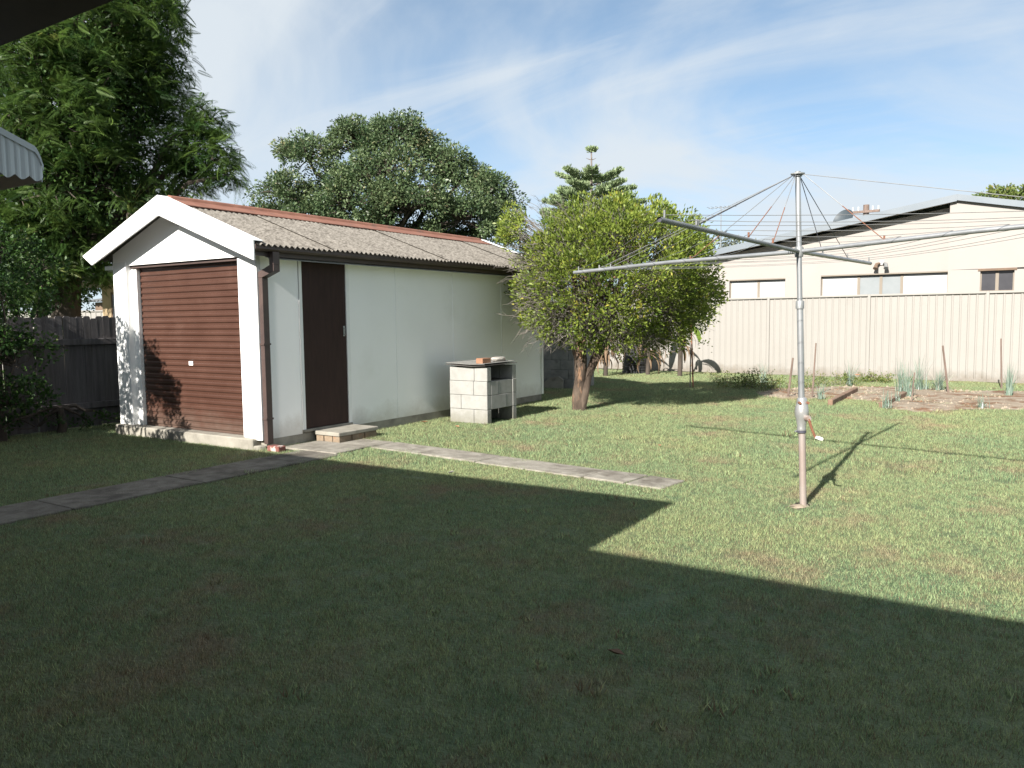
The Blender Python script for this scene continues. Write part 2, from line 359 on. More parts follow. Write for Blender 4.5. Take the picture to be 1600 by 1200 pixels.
# garden bed by the metal fence (bare soil, slightly mounded)
def patch(name, outline_px, z, m, sub=3, amp=.02):
    pts = [GP(*p) for p in outline_px]
    bm = bmesh.new(); vs_ = [bm.verts.new((p[0], p[1], 0)) for p in pts]; bm.faces.new(vs_)
    bmesh.ops.triangulate(bm, faces=bm.faces[:])
    bmesh.ops.subdivide_edges(bm, edges=bm.edges[:], cuts=sub, use_grid_fill=True)
    for v in bm.verts:
        e = 0 if v.is_boundary else 1
        v.co.x += random.uniform(-.04, .04); v.co.y += random.uniform(-.04, .04); v.co.z = z+e*random.uniform(.2, 1)*amp
    me = bpy.data.meshes.new(name); bm.to_mesh(me); bm.free(); me.materials.append(MATS[m])
    for p in me.polygons: p.use_smooth = True
    o = bpy.data.objects.new(name, me); _link(o, None, (0, 0, 0)); return tag(o, kind='structure')
BED = [(1180, 612), (1235, 606), (1300, 604), (1420, 605), (1520, 611), (1640, 613), (1760, 625), (1760, 650), (1600, 641), (1500, 640), (1440, 645), (1395, 640), (1360, 627), (1290, 622), (1235, 625), (1190, 619)]
patch('garden_bed', BED, .006, 'soil', 4, .035)
patch('bare_soil', [(1234, 793), (1242, 788), (1256, 786), (1266, 789), (1262, 794), (1248, 797)], .004, 'soil', 2, .02)

# crumbs of soil on the bed
V = []; F = []
bp_ = np.array([GP(*p)[:2] for p in BED]); lo_, hi_ = bp_.min(0), bp_.max(0)
def in_poly(q, poly):
    r = False; j = len(poly)-1
    for i in range(len(poly)):
        if (poly[i][1] > q[1]) != (poly[j][1] > q[1]) and q[0] < (poly[j][0]-poly[i][0])*(q[1]-poly[i][1])/(poly[j][1]-poly[i][1])+poly[i][0]: r = not r
        j = i
    return r
for i in range(2600):
    q = rng.uniform(lo_, hi_)
    if not in_poly(q, bp_): continue
    r = random.choice((.012, .018, .026, .04)); k = len(V); z = .012
    pts = [(math.cos(a_)*r*random.uniform(.7, 1.2), math.sin(a_)*r*random.uniform(.7, 1.2), 0) for a_ in (0, 1.26, 2.5, 3.77, 5.0)]
    V += [(q[0]+p_[0], q[1]+p_[1], z-.01) for p_ in pts]+[(q[0]+random.gauss(0, r*.25), q[1]+random.gauss(0, r*.25), z+r*random.uniform(.5, 1))]
    F += [(k+a_, k+(a_+1) % 5, k+5) for a_ in range(5)]
tag(MB().add(V, F).build('soil_crumbs', 'soil'), 'loose brown soil clods scattered over the garden bed', 'soil', kind='stuff')

# concrete paths: slabs as pieces
def slab(parent, cs, z, m, name='paving_slab', th=.05):
    cs = [(c[0]+random.uniform(-.012, .012), c[1]+random.uniform(-.012, .012)) for c in cs]
    return MB().prism(cs, 'z', z-th, z+random.uniform(-.002, .003)).build(name, m, parent, bevel=.006)
p1 = bpy.data.objects.new('side_path', None); _link(p1, None, Vector((.75, -2, 0))); tag(p1, kind='structure')
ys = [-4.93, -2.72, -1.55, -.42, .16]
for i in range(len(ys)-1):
    slab(p1, [(.46, ys[i]+.008), (1.06, ys[i]+.008), (1.05, ys[i+1]-.008), (.45, ys[i+1]-.008)], .018, 'path_shaded')
slab(p1, [(.10, .176), (.98, .176), (.96, .74), (.50, .74), (.50, .735), (.10, .735)], .020, 'path_concrete')
slab(p1, [(.47, .75), (.93, .75), (.98, 1.13), (.47, 1.14)], .018, 'path_concrete')
p2 = bpy.data.objects.new('garden_path', None); _link(p2, None, Vector((2.8, .8, 0))); tag(p2, kind='structure')
a, b = np.array([.99, .93]), np.array([4.75, .50]); cuts = [0, .21, .43, .60, .78, .90, 1]
dirv = (b-a)/np.linalg.norm(b-a); nv = np.array([-dirv[1], dirv[0]])
for i in range(len(cuts)-1):
    q0 = a+(b-a)*cuts[i]+dirv*.007; q1 = a+(b-a)*cuts[i+1]-dirv*.007
    slab(p2, [q0-nv*.21, q1-nv*.21, q1+nv*.21, q0+nv*.21], .016, 'path_concrete')

# ================================================================== SHED
shed = thing('garden_shed', 'white sheet clad garden shed with brown roller door and corrugated gable roof', 'shed', (-1.4, 3.1, 0))
XL, XR, YF, YB = -2.83, 0., 0., 6.26
ZS = .126
def zr(x): return 2.925-.372*abs(x+1.4)
MB().box(XL-.03, -.10, -.07, YB-.03, -.1, ZS).build('floor_slab', 'concrete', shed, bevel=.012)
MB().box(-.0995, -.006, .05, YB-.03, -.1, ZS-.004).build('side_footing', 'concrete', shed, bevel=.008)
fr = MB().prism([(-.098, -.068), (-.03, -.03), (.0, .047), (-.098, .047)], 'z', -.05, .05).build('broken_corner', 'concrete', shed, bevel=.01)
# corner posts and front
MB().box(XL, -2.535, -.012, .11, ZS+.002, 2.26).build('corner_post', 'white_paint', shed, bevel=.006)
MB().box(-2.5345, -2.42, .06, .115, ZS+.002, 2.205).build('door_jamb', 'white_paint', shed, bevel=.004)
MB().box(-.30, .0, -.012, .04, ZS-.02, 2.30).build('corner_post', 'white_paint', shed, bevel=.006)
MB().box(-.335, -.302, .0, .12, ZS+.002, 2.20).build('door_jamb', 'white_paint', shed, bevel=.004)
MB().box(-.265, -.235, -.0165, -.0122, ZS+.01, 2.2).build('cover_strip', 'white_paint', shed)
MB().box(-.36, -.336, .03, .14, ZS+.002, 2.22).build('door_track', 'brown_gutter', shed)
MB().prism([(-2.83, 2.262), (-2.5345, 2.262), (-2.5345, 2.207), (-.302, 2.207), (-.302, 2.302), (-.001, 2.302), (-.001, zr(0)-.03), (-1.4, zr(-1.4)-.03), (-2.83, zr(-2.83)-.03)], 'y', .0, .03).build('gable_panel', 'fibro_white', shed)
MB().box(-1.405, -1.375, -.0045, -.0005, 2.215, 2.75).build('cover_strip', 'white_paint', shed)
MB().box(-2.50, -.31, .034, .2, 2.17, 2.26).build('door_lintel', 'brown_gutter', shed)
# barge boards, with caps lying on the roof edge
def barge(y0, y1):
    for s in (-1, 1):
        x1 = -1.4+s*1.675
        if s < 0: poly = [(-1.4, 2.962), (-1.4, 2.735), (x1+.20, 2.962-.375*1.675-.12), (x1, 2.962-.375*1.675+.0)]
        else: poly = [(-1.4, 2.962), (x1, 2.962-.372*1.675), (x1, 2.962-.372*1.675-.215), (-1.4, 2.735)]
        b_ = MB().prism(poly, 'y', y0, y1).build('barge_board', 'white_paint', shed, bevel=.004)
barge(-.265, -.24); barge(YB+.21, YB+.235)
for s in (-1, 1):
    for (ya, yb) in ((-.262, -.13), (YB+.10, YB+.233)):
        x1 = -1.4+s*1.678
        MB().add([(-1.4, ya, 2.965), (x1, ya, 2.965-.375*1.678), (x1, yb, 2.965-.375*1.678), (-1.4, yb, 2.965),
                  (-1.4, ya, 2.972), (x1, ya, 2.972-.375*1.678), (x1, yb, 2.972-.375*1.678), (-1.4, yb, 2.972)],
                 [(0, 3, 2, 1), (4, 5, 6, 7), (0, 1, 5, 4), (1, 2, 6, 5), (2, 3, 7, 6), (3, 0, 4, 7)]).build('barge_cap', 'white_paint', shed)
MB().box(-3.0, -2.832, -.02, .03, 2.165, 2.215).build('eave_beam', 'white_paint', shed, bevel=.004)
# side walls: sheets with cover strips
seams = [0.045, .60, 1.435, 2.34, 3.64, 4.95, 6.26]
for i in range(6):
    if i == 1: continue
    MB().box(-.022, -.006, seams[i]+.002, seams[i+1]-.002, ZS-.012, 2.262).build('wall_sheet', 'fibro_white', shed)
    if 2 <= i < 5: MB().box(-.0055, .0015, seams[i+1]-.012, seams[i+1]+.012, ZS-.008, 2.26).build('cover_strip', 'fibro_white', shed)
MB().box(-.022, -.006, .602, 1.433, 2.215, 2.262).build('wall_sheet', 'fibro_white', shed)
MB().box(-.006, .012, YB-.05, YB+.012, ZS-.008, 2.25).build('cover_strip', 'white_paint', shed)
MB().box(-.04, .0, .0405, .0445, ZS, 2.26).build('cover_strip', 'white_paint', shed)
for k in range(5):
    MB().box(XL, XL+.016, .112+k*1.22, .112+(k+1)*1.22-.004, ZS-.012, 2.25).build('wall_sheet', 'fibro_white', shed)
MB().prism([(XL+.02, ZS), (-.024, ZS), (-.024, 2.26), (-1.4, zr(-1.4)-.07), (XL+.02, 2.26)], 'y', YB-.02, YB-.004).build('rear_gable', 'fibro_white', shed)
# side door
dr = MB().box(-.02, -.003, .652, 1.372, .165, 2.19).build('door', 'brown_door', shed, bevel=.003)
MB().box(-.025, .006, .605, .648, .13, 2.212).build('door_frame', 'white_paint', shed)
MB().box(-.025, .006, 1.376, 1.432, .13, 2.212).build('door_frame', 'white_paint', shed)
MB().box(-.025, .0055, .6485, 1.3755, 2.194, 2.214).build('door_frame', 'white_paint', shed)
MB().box(-.03, .02, .60, 1.43, ZS+.001, .16).build('door_sill', 'concrete', shed, bevel=.005)
MB().box(-.003, .002, 1.318, 1.35, 1.27, 1.40).build('lock_plate', 'galv', dr)
MB().tube([(.0, 1.336, 1.37), (.03, 1.336, 1.365), (.035, 1.336, 1.33), (.03, 1.336, 1.295), (.0, 1.336, 1.29)], .006, 6).build('door_handle', 'galv', dr, smooth=True)
# roller door: ribbed slats
rd = bpy.data.objects.new('roller_door', None); _link(rd, shed, Vector((-1.4, .12, ZS)))
ns = 27; hs = (2.19-ZS)/ns
prof = [(0, .0), (0, hs*.30), (-.008, hs*.38), (-.015, hs*.50), (-.015, hs*.80), (-.008, hs*.92), (0, hs-.0006), (.003, hs-.0006), (.003, 0)]
def slatmesh():
    return MB().prism([(y, z) for y, z in prof], 'x', -1.022, 1.022).mesh('slat', 'brown_steel')
sm_ = slatmesh()
for k in range(ns): piece('slat', sm_, rd, (-1.385, .12, ZS+.004+k*hs))
MB().box(-1.455, -1.375, .10, .106, .935, .985).build('lock_plate', 'white_paint', rd)
MB().tube([(-1.415, .101, .962), (-1.415, .094, .962)], .007, 8).build('lock_barrel', 'galv_dull', rd)
MB().box(-2.42, -.36, .105, .14, ZS+.0005, ZS+.0035).build('bottom_rail', 'brown_gutter', rd)
# roof: corrugated sheets, sheet by sheet
rf = bpy.data.objects.new('roof', None); _link(rf, shed, Vector((-1.4, 3.1, 2.2)))
nsh = 6; y0r, y1r = -.235, YB+.205; shw = (y1r-y0r)/nsh
def roof_sheet(sgn, up=0.):
    wl = .0815; nw = 14; ns_ = nw*6; W_ = wl*nw; V = []; F = []
    for t in (0, 1):
        for i in range(ns_+1):
            yv = i*W_/ns_; zc = .0145*math.cos(2*math.pi*yv/wl)
            for j, d in enumerate((.02, 1.70)):
                V.append((sgn*d, yv, -.372*d+zc+t*.006+up))
    n2 = (ns_+1)*2
    for i in range(ns_):
        q = i*2
        F.append((n2+q, n2+q+1, n2+q+3, n2+q+2)); F.append((q, q+2, q+3, q+1)); F.append((q+1, q+3, n2+q+3, n2+q+1))
    b_ = MB(); b_.v = V; b_.f = F; return b_.mesh('roof_sheet', 'fibro_roof', smooth=True)
for s in (-1, 1):
    me = roof_sheet(s)
    for k in range(nsh): piece('roof_sheet', me, rf, (-1.4, y0r+k*shw, 2.925+(.008 if k % 2 else 0)))
V = []
cap = [(-.30, -.10), (-.30, -.088), (-.12, -.022), (-.075, -.004), (-.055, .03), (0, .05), (.055, .03), (.075, -.004), (.12, -.022), (.30, -.088), (.30, -.10), (.10, -.034), (0, .02), (-.10, -.034)]
for k in range(4):
    L_ = (y1r-y0r-.28)/4
    MB().prism([(-1.4+x, 2.938+z) for x, z in cap], 'y', y0r+.12+k*L_, y0r+.12+(k+1)*L_+(-.004)).build('ridge_cap', 'terracotta', rf)
# gutter and downpipe
gu = [(.205, 2.235), (.265, 2.235), (.285, 2.255), (.285, 2.30), (.278, 2.30), (.274, 2.262), (.262, 2.243), (.213, 2.243), (.213, 2.285), (.205, 2.285)]
MB().prism(gu, 'y', -.238, YB+.2).build('gutter', 'brown_gutter', shed)
MB().box(.182, .2045, -.238, YB+.2, 2.185, 2.275).build('fascia', 'brown_gutter', shed)
MB().add([(-.005, .03, 2.235), (.18, .03, 2.16), (.18, YB, 2.16), (-.005, YB, 2.235), (-.005, .03, 2.242), (.18, .03, 2.167), (.18, YB, 2.167), (-.005, YB, 2.242)],
         [(0, 1, 2, 3), (7, 6, 5, 4), (0, 4, 5, 1), (2, 6, 7, 3)]).build('eave_lining', 'white_paint', shed)
dpp = bpy.data.objects.new('downpipe', None); _link(dpp, shed, Vector((.05, .08, 0)))
MB().box(.207, .275, .0, .095, 2.09, 2.234).build('pipe', 'brown_gutter', dpp, bevel=.004)
MB().prism([(.275, 2.09), (.275, 2.02), (.075, 1.955), (.012, 1.955), (.012, 2.02), (.207, 2.09)], 'y', .002, .093).build('elbow', 'brown_gutter', dpp, bevel=.003)
MB().box(.012, .075, .005, .09, .07, 1.954).build('pipe', 'brown_gutter', dpp, bevel=.004)
for z in (.35, 1.2): MB().box(.0115, .0785, -.004, .099, z, z+.02).build('bracket', 'brown_gutter', dpp)

# doorstep, brick at the downpipe
st = thing('doorstep', 'low concrete slab step on bricks below brown side door', 'step', (.25, 1.08, 0))
MB().box(.03, .45, .745, 1.43, .086, .135).build('step_slab', 'concrete', st, bevel=.008)
for k in range(3): MB().box(.33, .44, .76+k*.222, .97+k*.222, .0, .084).build('brick', 'brick_old', st, bevel=.006)
for k in range(2): MB().box(.05+k*.135, .17+k*.15, .76, .87, .0, .083).build('brick', 'brick_old', st, bevel=.006)
c = GP(430, 705)
MB().box(c[0]-.075, c[0]+.12, c[1]-.055, c[1]+.055, 0, .066).build('loose_brick', 'brick_red', bevel=.008, label='red brick smeared with mortar lying at foot of downpipe', cat='brick')

# ================================================================== BLOCK STACK
bk = thing('block_incinerator', 'waist high incinerator of stacked pale concrete blocks beside shed wall', 'incinerator', (.69, 3.42, 0))
def blk(parent, x0, x1, y0, y1, z0, z1, m='block'):
    j = .0025; return MB().box(x0+j, x1-j, y0+j, y1-j, z0+.001, z1-.0025).build('concrete_block', m, parent, bevel=.005)
X0, X1, Y0, Y1, TH = .36, 1.015, 3.04, 3.80, .105
fronts = [[X0, X0+.42, X1], [X0, X0+.2, X1], [X0, X0+.42, X1], [X0, X0+.43, X1]]
for k in range(4):
    z0, z1 = k*.2, (k+1)*.2
    jx = random.uniform(-.004, .004)
    for i in range(2): blk(bk, fronts[k][i]+jx, fronts[k][i+1]+jx, Y0, Y0+TH, z0, z1)
    for i in range(2): blk(bk, fronts[3-k][i]-jx, fronts[3-k][i+1]-jx, Y1-TH, Y1, z0, z1)
    yi = [Y0+TH, Y0+TH+.18+.2*(k % 2), Y1-TH]
    for i in range(2): blk(bk, X0, X0+TH, yi[i], yi[i+1], z0, z1)
    if k in (1, 2):
        for i in range(2): blk(bk, X1-TH-random.uniform(0, .006), X1-random.uniform(0, .006), yi[i], yi[i+1], z0, z1)
MB().box(X0+.11, X1-.02, Y0+TH+.004, Y1-TH-.004, .585, .597).build('grate', 'dark_sheet', bk)
def warped(name, x0, x1, y0, y1, z, m, parent, sag, th=.008, n=8):
    V = []; F = []
    for t in (0, 1):
        for i in range(n+1):
            for j in range(n+1):
                u, v = i/n, j/n
                zz_ = z+sag(u, v)+(0 if t == 0 else th); V.append((x0+(x1-x0)*u, y0+(y1-y0)*v, zz_))
    q = (n+1)**2
    def I(i, j): return i*(n+1)+j
    for i in range(n):
        for j in range(n):
            F.append((I(i, j), I(i, j+1), I(i+1, j+1), I(i+1, j))); F.append((q+I(i, j), q+I(i+1, j), q+I(i+1, j+1), q+I(i, j+1)))
    for i in range(n):
        F.append((I(i, 0), I(i+1, 0), q+I(i+1, 0), q+I(i, 0))); F.append((I(i+1, n), I(i, n), q+I(i, n), q+I(i+1, n)))
        F.append((I(0, i+1), I(0, i), q+I(0, i), q+I(0, i+1))); F.append((I(n, i), I(n, i+1), q+I(n, i+1), q+I(n, i)))
    return MB().add(V, F).build(name, m, parent)
warped('cover_sheet', X0-.03, X1+.004, Y0-.05, Y1+.02, .8035, 'dark_sheet', bk, lambda u, v: .003+.022*(1-v)*abs(u-.62)*1.6+.018*v, .006)
warped('cover_sheet', X0-.05, X1-.03, Y0-.015, Y1+.02, .829, 'block_aged', bk, lambda u, v: .004+.016*(1-v)*abs(u-.62)*1.6+.018*v, .007)
MB().box(.80, .915, 3.08, 3.29, 0, .075).build('loose_brick', 'brick', bevel=.005, label='orange brick lying on dark lid of block incinerator', cat='brick')
bpy.data.objects[[o.name for o in col.objects if o.name.startswith('loose_brick')][-1]].location.z = .845
bm = bmesh.new(); bmesh.ops.create_icosphere(bm, subdivisions=2, radius=1)
for v in bm.verts:
    v.co.x *= .10; v.co.y *= .13; v.co.z = max(-.030, min(.032, v.co.z*.05))+.030; v.co.x += random.uniform(-.012, .012)
me = bpy.data.meshes.new('stone'); bm.to_mesh(me); bm.free(); me.materials.append(MATS['stone'])
o = bpy.data.objects.new('broken_stone', me); _link(o, None, Vector((.83, 3.60, .858))); tag(o, 'pale chunk of broken stone on lid of block incinerator', 'stone')

# second block structure, behind the shed
q = GP(872, 607); yb_ = float(q[1])
b2 = thing('block_bin', 'grey weathered concrete block bin with dark lid behind citrus tree', 'bin', (q[0], yb_+.4, 0))
xa, xb = q[0]-.75, float(ONY(896, 600, yb_)[0])
for k in range(5):
    off = .2*(k % 2); xs = [xa]+[x for x in np.arange(xa+.4-off, xb-.05, .4)]+[xb]
    for i in range(len(xs)-1): blk(b2, xs[i], xs[i+1], yb_, yb_+.15, k*.2, (k+1)*.2, 'block_aged')
    for i in range(2): blk(b2, xb-.15, xb, yb_+.15+i*.4, yb_+.15+(i+1)*.4, k*.2, (k+1)*.2, 'block_aged')
MB().box(xa-.05, xb+.04, yb_-.05, yb_+1.0, 1.001, 1.035).build('lid', 'dark_sheet', b2)
cs = [ONY(x, y, yb_-.06) for x, y in [(849, 612), (850, 598), (861, 590), (874, 588), (881, 593), (880, 610)]]
MB().prism([(p[0], max(-.02, p[2])) for p in cs], 'y', yb_-.10, yb_-.045).build('broken_slab', 'concrete', bevel=.006, label='broken pale concrete slab leaning against the block bin', cat='slab')

# ================================================================== METAL FENCE (cream)
def fy(x): return 14.41-.105*x
fx0, fx1 = -5.2, 15.6; FH = 1.945
fence = thing('metal_fence', 'long cream ribbed steel fence along back of the yard', 'fence', (5, fy(5), 0))
ang = -math.atan(.105); cosa = math.cos(ang)
SW = .78; prof = []
xx = 0
while xx < SW-.01:
    prof += [(xx, 0), (xx+.105, 0), (xx+.121, -.013), (xx+.140, -.013)]; xx += .156
prof.append((SW, 0))
V = []; F = []
for (x, y) in prof:
    V += [(x, y, .03), (x, y, FH-.02)]
for i in range(len(prof)-1): F.append((2*i, 2*i+2, 2*i+3, 2*i+1))
nV = len(V); V += [(x, y+.0025, z) for x, y, z in V]; F += [tuple(nV+i for i in f)[::-1] for f in F]
b_ = MB(); b_.v = V; b_.f = F; shm = b_.mesh('fence_sheet', 'cream_steel')
pm = MB().box(-.03, .03, -.045, .045, 0, FH).mesh('post', 'cream_steel', bevel=.004)
npn = int((fx1-fx0)/(3*SW*cosa+.03))
for k in range(npn+1):
    xs = fx0+k*(3*SW*cosa+.03*cosa)
    piece('post', pm, fence, (xs, fy(xs), 0), (0, 0, ang))
    if k == npn: break
    for i in range(3):
        x_ = xs+.0152+i*SW*cosa; piece('fence_sheet', shm, fence, (x_, fy(x_)-.003*(i % 2), 0), (0, 0, ang))
    Lr = 3*SW-.03
    if k == 0: rl = MB().box(.03, Lr+.03, -.048, .040, -.045, 0).mesh('top_rail', 'cream_steel', bevel=.004); rb = MB().box(.03, Lr+.03, -.043, .038, 0, .06).mesh('bottom_rail', 'cream_steel', bevel=.003)
    piece('top_rail', rl, fence, (xs, fy(xs), FH+.002), (0, 0, ang)); piece('bottom_rail', rb, fence, (xs, fy(xs), .012), (0, 0, ang))

# ================================================================== NEIGHBOUR'S HOUSE (right, beyond fence)
HY = 17.
nh = thing('neighbour_house', 'cream rendered house with low blue grey gable roof beyond cream fence', 'house', (5.7, HY, 0))
ax, az = 5.75, 4.40; sl_, sr_ = .165, .21
xl, xr = -3.2, 15.; xl_e, xr_e = -3.9, 15.7
zl = lambda x: az-(sl_*(ax-x) if x < ax else sr_*(x-ax))
# openings cut by assembling the wall from pieces
HF = HY-.27; XS = float(ONY(1484, 340, HF)[0])
w3a, w3b = ONY(1532, 420, HF), ONY(1584, 456, HF)
wins = [(-.02, 1.57, 1.35, 2.535), (2.52, 5.59, 1.2, 2.565)]; w3 = (float(w3a[0]), float(w3b[0]), float(w3b[2]), float(w3a[2]))
xs = [xl]+[v for w_ in wins for v in w_[:2]]+[XS+.4]
wl_ = MB()
for i in range(0, len(xs), 2): wl_.box(xs[i], xs[i+1], HY, HY+.2, 0, 2.535)
for (x0, x1, z0, z1) in wins: wl_.box(x0, x1, HY, HY+.2, 0, z0)
wl_.prism([(xl, 2.5355), (wins[1][0], 2.5355), (wins[1][0], 2.566), (wins[1][1], 2.566), (wins[1][1], 2.5355), (XS+.4, 2.5355), (XS+.4, zl(XS+.4)-.14), (xl, zl(xl)-.12)], 'y', HY, HY+.2)
wl_.box(XS, w3[0], HF, HF+.19, 0, w3[3]); wl_.box(w3[1], xr, HF, HF+.19, 0, w3[3]); wl_.box(w3[0], w3[1], HF, HF+.19, 0, w3[2])
wl_.prism([(XS, w3[3]+.0005), (xr, w3[3]+.0005), (xr, zl(xr)-.10), (ax, az-.11), (XS, zl(XS)-.11)], 'y', HF, HF+.19)
wl_.box(XS, XS+.19, HF+.19, HY, 0, zl(XS)-.12)
wl_.box(xl, xl+.2, HY+.2, HY+14, 0, zl(xl)-.15); wl_.box(xr-.2, xr, HF+.19, HY+14, 0, zl(xr)-.15); wl_.box(xl+.2, xr-.2, HY+13.8, HY+14, 0, 2.6)
wl_.build('wall', 'cream_render', nh)
def roofslab(x0, x1, ya, yb, t0, t1, name, m):
    MB().prism([(x0, zl(x0)-t1), (x1, zl(x1)-t1), (x1, zl(x1)-t0), (x0, zl(x0)-t0)], 'y', ya, yb).build(name, m, rfh)
rfh = bpy.data.objects.new('roof', None); _link(rfh, nh, Vector((ax, HY, 2.6)))
roofslab(xl_e, ax, HY-.34, HY+14.4, 0, .05, 'roof_plane', 'roof_steel'); roofslab(ax, xr_e, HY-.34, HY+14.4, 0, .05, 'roof_plane', 'roof_steel')
roofslab(xl_e, ax-.001, HY-.38, HY-.34, -.02, .15, 'barge', 'roof_steel'); roofslab(ax, xr_e, HY-.38, HY-.34, -.02, .13, 'barge', 'roof_steel')
roofslab(xl_e, XS-.002, HY-.338, HY-.003, .10, .12, 'verge_lining', 'soffit_cream')
def window(x0, x1, z0, z1, mull, panes, lint=False, HY=HY):
    wn = bpy.data.objects.new('window', None); _link(wn, nh, Vector(((x0+x1)/2, HY, z0)))
    t = .05; yA, yB = HY+.085, HY+.135
    MB().box(x0, x1, yA, yB, z1-t, z1-.001).build('frame', 'cream_trim', wn); MB().box(x0, x1, yA, yB, z0+.001, z0+t).build('frame', 'cream_trim', wn)
    e = [x0]+mull+[x1]
    for i, x in enumerate(e):
        h_ = .035 if 0 < i < len(e)-1 else .03
        MB().box(max(x-h_, x0+.0005), min(x+h_, x1-.0005), yA+.003, yB-.003, z0+t, z1-t).build('frame', 'cream_trim', wn)
    for i in range(len(e)-1):
        MB().box(e[i]+.03, e[i+1]-.03, HY+.105, HY+.11, z0+t, z1-t).build('pane', panes[i], wn)
    if lint: MB().box(x0-.05, x1+.05, HY-.02, HY+.084, z1-.055, z1-.002).build('lintel', 'lintel', wn)
    else: MB().box(x0+.001, x1-.001, HY-.008, HY+.084, z1-.03, z1-.002).build('lintel', 'cream_trim', wn)
window(*wins[0], [.80], ['blind', 'blind']); window(*wins[1], [3.47, 4.02, 4.52], ['blind', 'grey_curtain', 'grey_curtain', 'blind']); window(*w3, [(w3[0]+w3[1])/2], ['dark_glass', 'dark_glass'], True, HF)
fl = bpy.data.objects.new('flood_light', None); p = ONY(1378, 411, HY); _link(fl, nh, Vector((p[0], HY, p[2])))
MB().box(p[0]-.05, p[0]+.05, HY-.05, HY-.001, p[2]-.04, p[2]+.04).build('bracket', 'white_paint', fl)
for s in (-1, 1): MB().tube([(p[0]+s*.03, HY-.05, p[2]), (p[0]+s*.11, HY-.11, p[2]-.03), (p[0]+s*.13, HY-.20, p[2]-.15)], [.025, .04, .06], 8).build('lamp_head', 'galv_dull' if s > 0 else 'lintel', fl, smooth=True)
# dish, antenna and pole
d = ONY(1320, 352, HY+1.5); zb = zl(d[0])
ds = thing('satellite_dish', 'dark grey satellite dish on left slope of neighbour\'s roof', 'dish', (d[0], HY+1.5, zb))
MB().tube([(d[0], HY+1.5, zb-.02), (d[0], HY+1.5, zb+.22)], .02, 8).build('mast', 'galv_dull', ds)
MB().lathe([(.30, .09), (.25, .055), (.16, .02), (.0, .0), (.0, -.008), (.16, .012), (.25, .047), (.30, .082)][::-1], (0, 0, 0), 20)
dm = MB().lathe([(.001, -.008), (.16, .012), (.26, .05), (.31, .085), (.31, .092), (.25, .06), (.16, .022), (.001, .002)], (0, 0, 0), 20).mesh('reflector', 'dark_dish', smooth=True)
piece('reflector', dm, ds, (d[0], HY+1.46, zb+.26), (rad(62), 0, rad(-25)))
MB().tube([(d[0]+.03, HY+1.35, zb+.08), (d[0]+.25, HY+.95, zb+.14), (d[0]+.33, HY+.9, zb+.22)], .012, 6).build('feed_arm', 'galv_dull', ds)
p = AT(1353, 345, 34); top = AT(1353, 320, 34)
pp = thing('power_pole', 'timber power pole top with cross arm behind neighbour\'s roof', 'pole', (p[0], p[1], 0))
MB().tube([(p[0], p[1], -.2), (p[0], p[1], top[2])], [.17, .12], 10).build('pole', 'timber_grey', pp, smooth=True)
MB().box(p[0]-.55, p[0]+.55, p[1]-.20, p[1]-.10, top[2]-.35, top[2]-.25).build('cross_arm', 'timber_grey', pp)
for s in (-.5, -.28, .28, .5): MB().tube([(p[0]+s, p[1]-.15, top[2]-.25), (p[0]+s, p[1]-.15, top[2]-.08)], .035, 6).build('insulator', 'blind', pp)
p = AT(1126, 400, 31)
an = thing('tv_antenna', 'thin television antenna mast rising above roofs behind citrus tree', 'antenna', (p[0], p[1], 0))
zt = AT(1124, 322, 31)[2]
MB().tube([(p[0], p[1], 0), (p[0], p[1], zt)], .018, 6).build('mast', 'galv', an)
MB().tube([(p[0]-.5, p[1], zt-.05), (p[0]+.6, p[1], zt-.05)], .012, 6).build('boom', 'galv', an)
for i in range(7): MB().tube([(p[0]-.45+i*.16, p[1]-.4+i*.03, zt-.04), (p[0]-.45+i*.16, p[1]+.4-i*.03, zt-.04)], .007, 5).build('element', 'galv', an)

# ================================================================== OWN HOUSE (behind and left of the camera; casts the big shadow)
oh = thing('own_house', 'dark eave of the house in the top left corner', 'house', (2, -8, 0))
EZ = 2.475
def quadslab(pts, th, name, m, parent):
    n = len(pts); MB().add([tuple(p) for p in pts]+[(p[0], p[1], p[2]+th) for p in pts], [tuple(range(n)), tuple(range(n, 2*n))[::-1]]+[(i, n+i, n+(i+1) % n, (i+1) % n) for i in range(n)]).build(name, m, parent)
MB().box(-6.5, 4.55, -13, -4.96, 0, EZ+.004).build('wall', 'wall_own', oh)
MB().box(4.552, 17, -13, -6.42, 0, EZ+.003).build('wall', 'wall_own', oh)
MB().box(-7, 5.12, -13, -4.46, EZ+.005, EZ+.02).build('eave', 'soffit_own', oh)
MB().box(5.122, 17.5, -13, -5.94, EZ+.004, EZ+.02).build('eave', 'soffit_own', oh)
quadslab([(-7, -4.46, EZ+.022), (5.12, -4.46, EZ+.022), (1.2, -8.4, EZ+1.45), (-3.2, -8.4, EZ+1.45)], .012, 'roof_plane', 'roof_own', oh)
quadslab([(5.12, -4.46, EZ+.022), (5.12, -12.4, EZ+.022), (1.2, -8.4, EZ+1.45)], .012, 'roof_plane', 'roof_own', oh)
quadslab([(5.122, -5.94, EZ+.022), (17.5, -5.94, EZ+.022), (13, -9.5, EZ+1.3), (5.122, -9.5, EZ+1.3)], .012, 'roof_plane', 'roof_own', oh)
AX, AY = 4.10, -4.35
aw = thing('window_awning', 'white scalloped metal awning on house wall at left edge', 'awning', (AX-.7, -4.95, 2.0))
def awz(y): return ONX(66, 262, AX)[2]
tip = ONX(66, 258, AX); bot = ONX(60, 283, AX); tp0 = ONX(0, 206, AX); tp1 = ONX(50, 233, AX)
AY = tip[1]; slo = (tp0[2]-tp1[2])/(tp1[1]-tp0[1]); zk = tp1[2]+.012
nW = 5
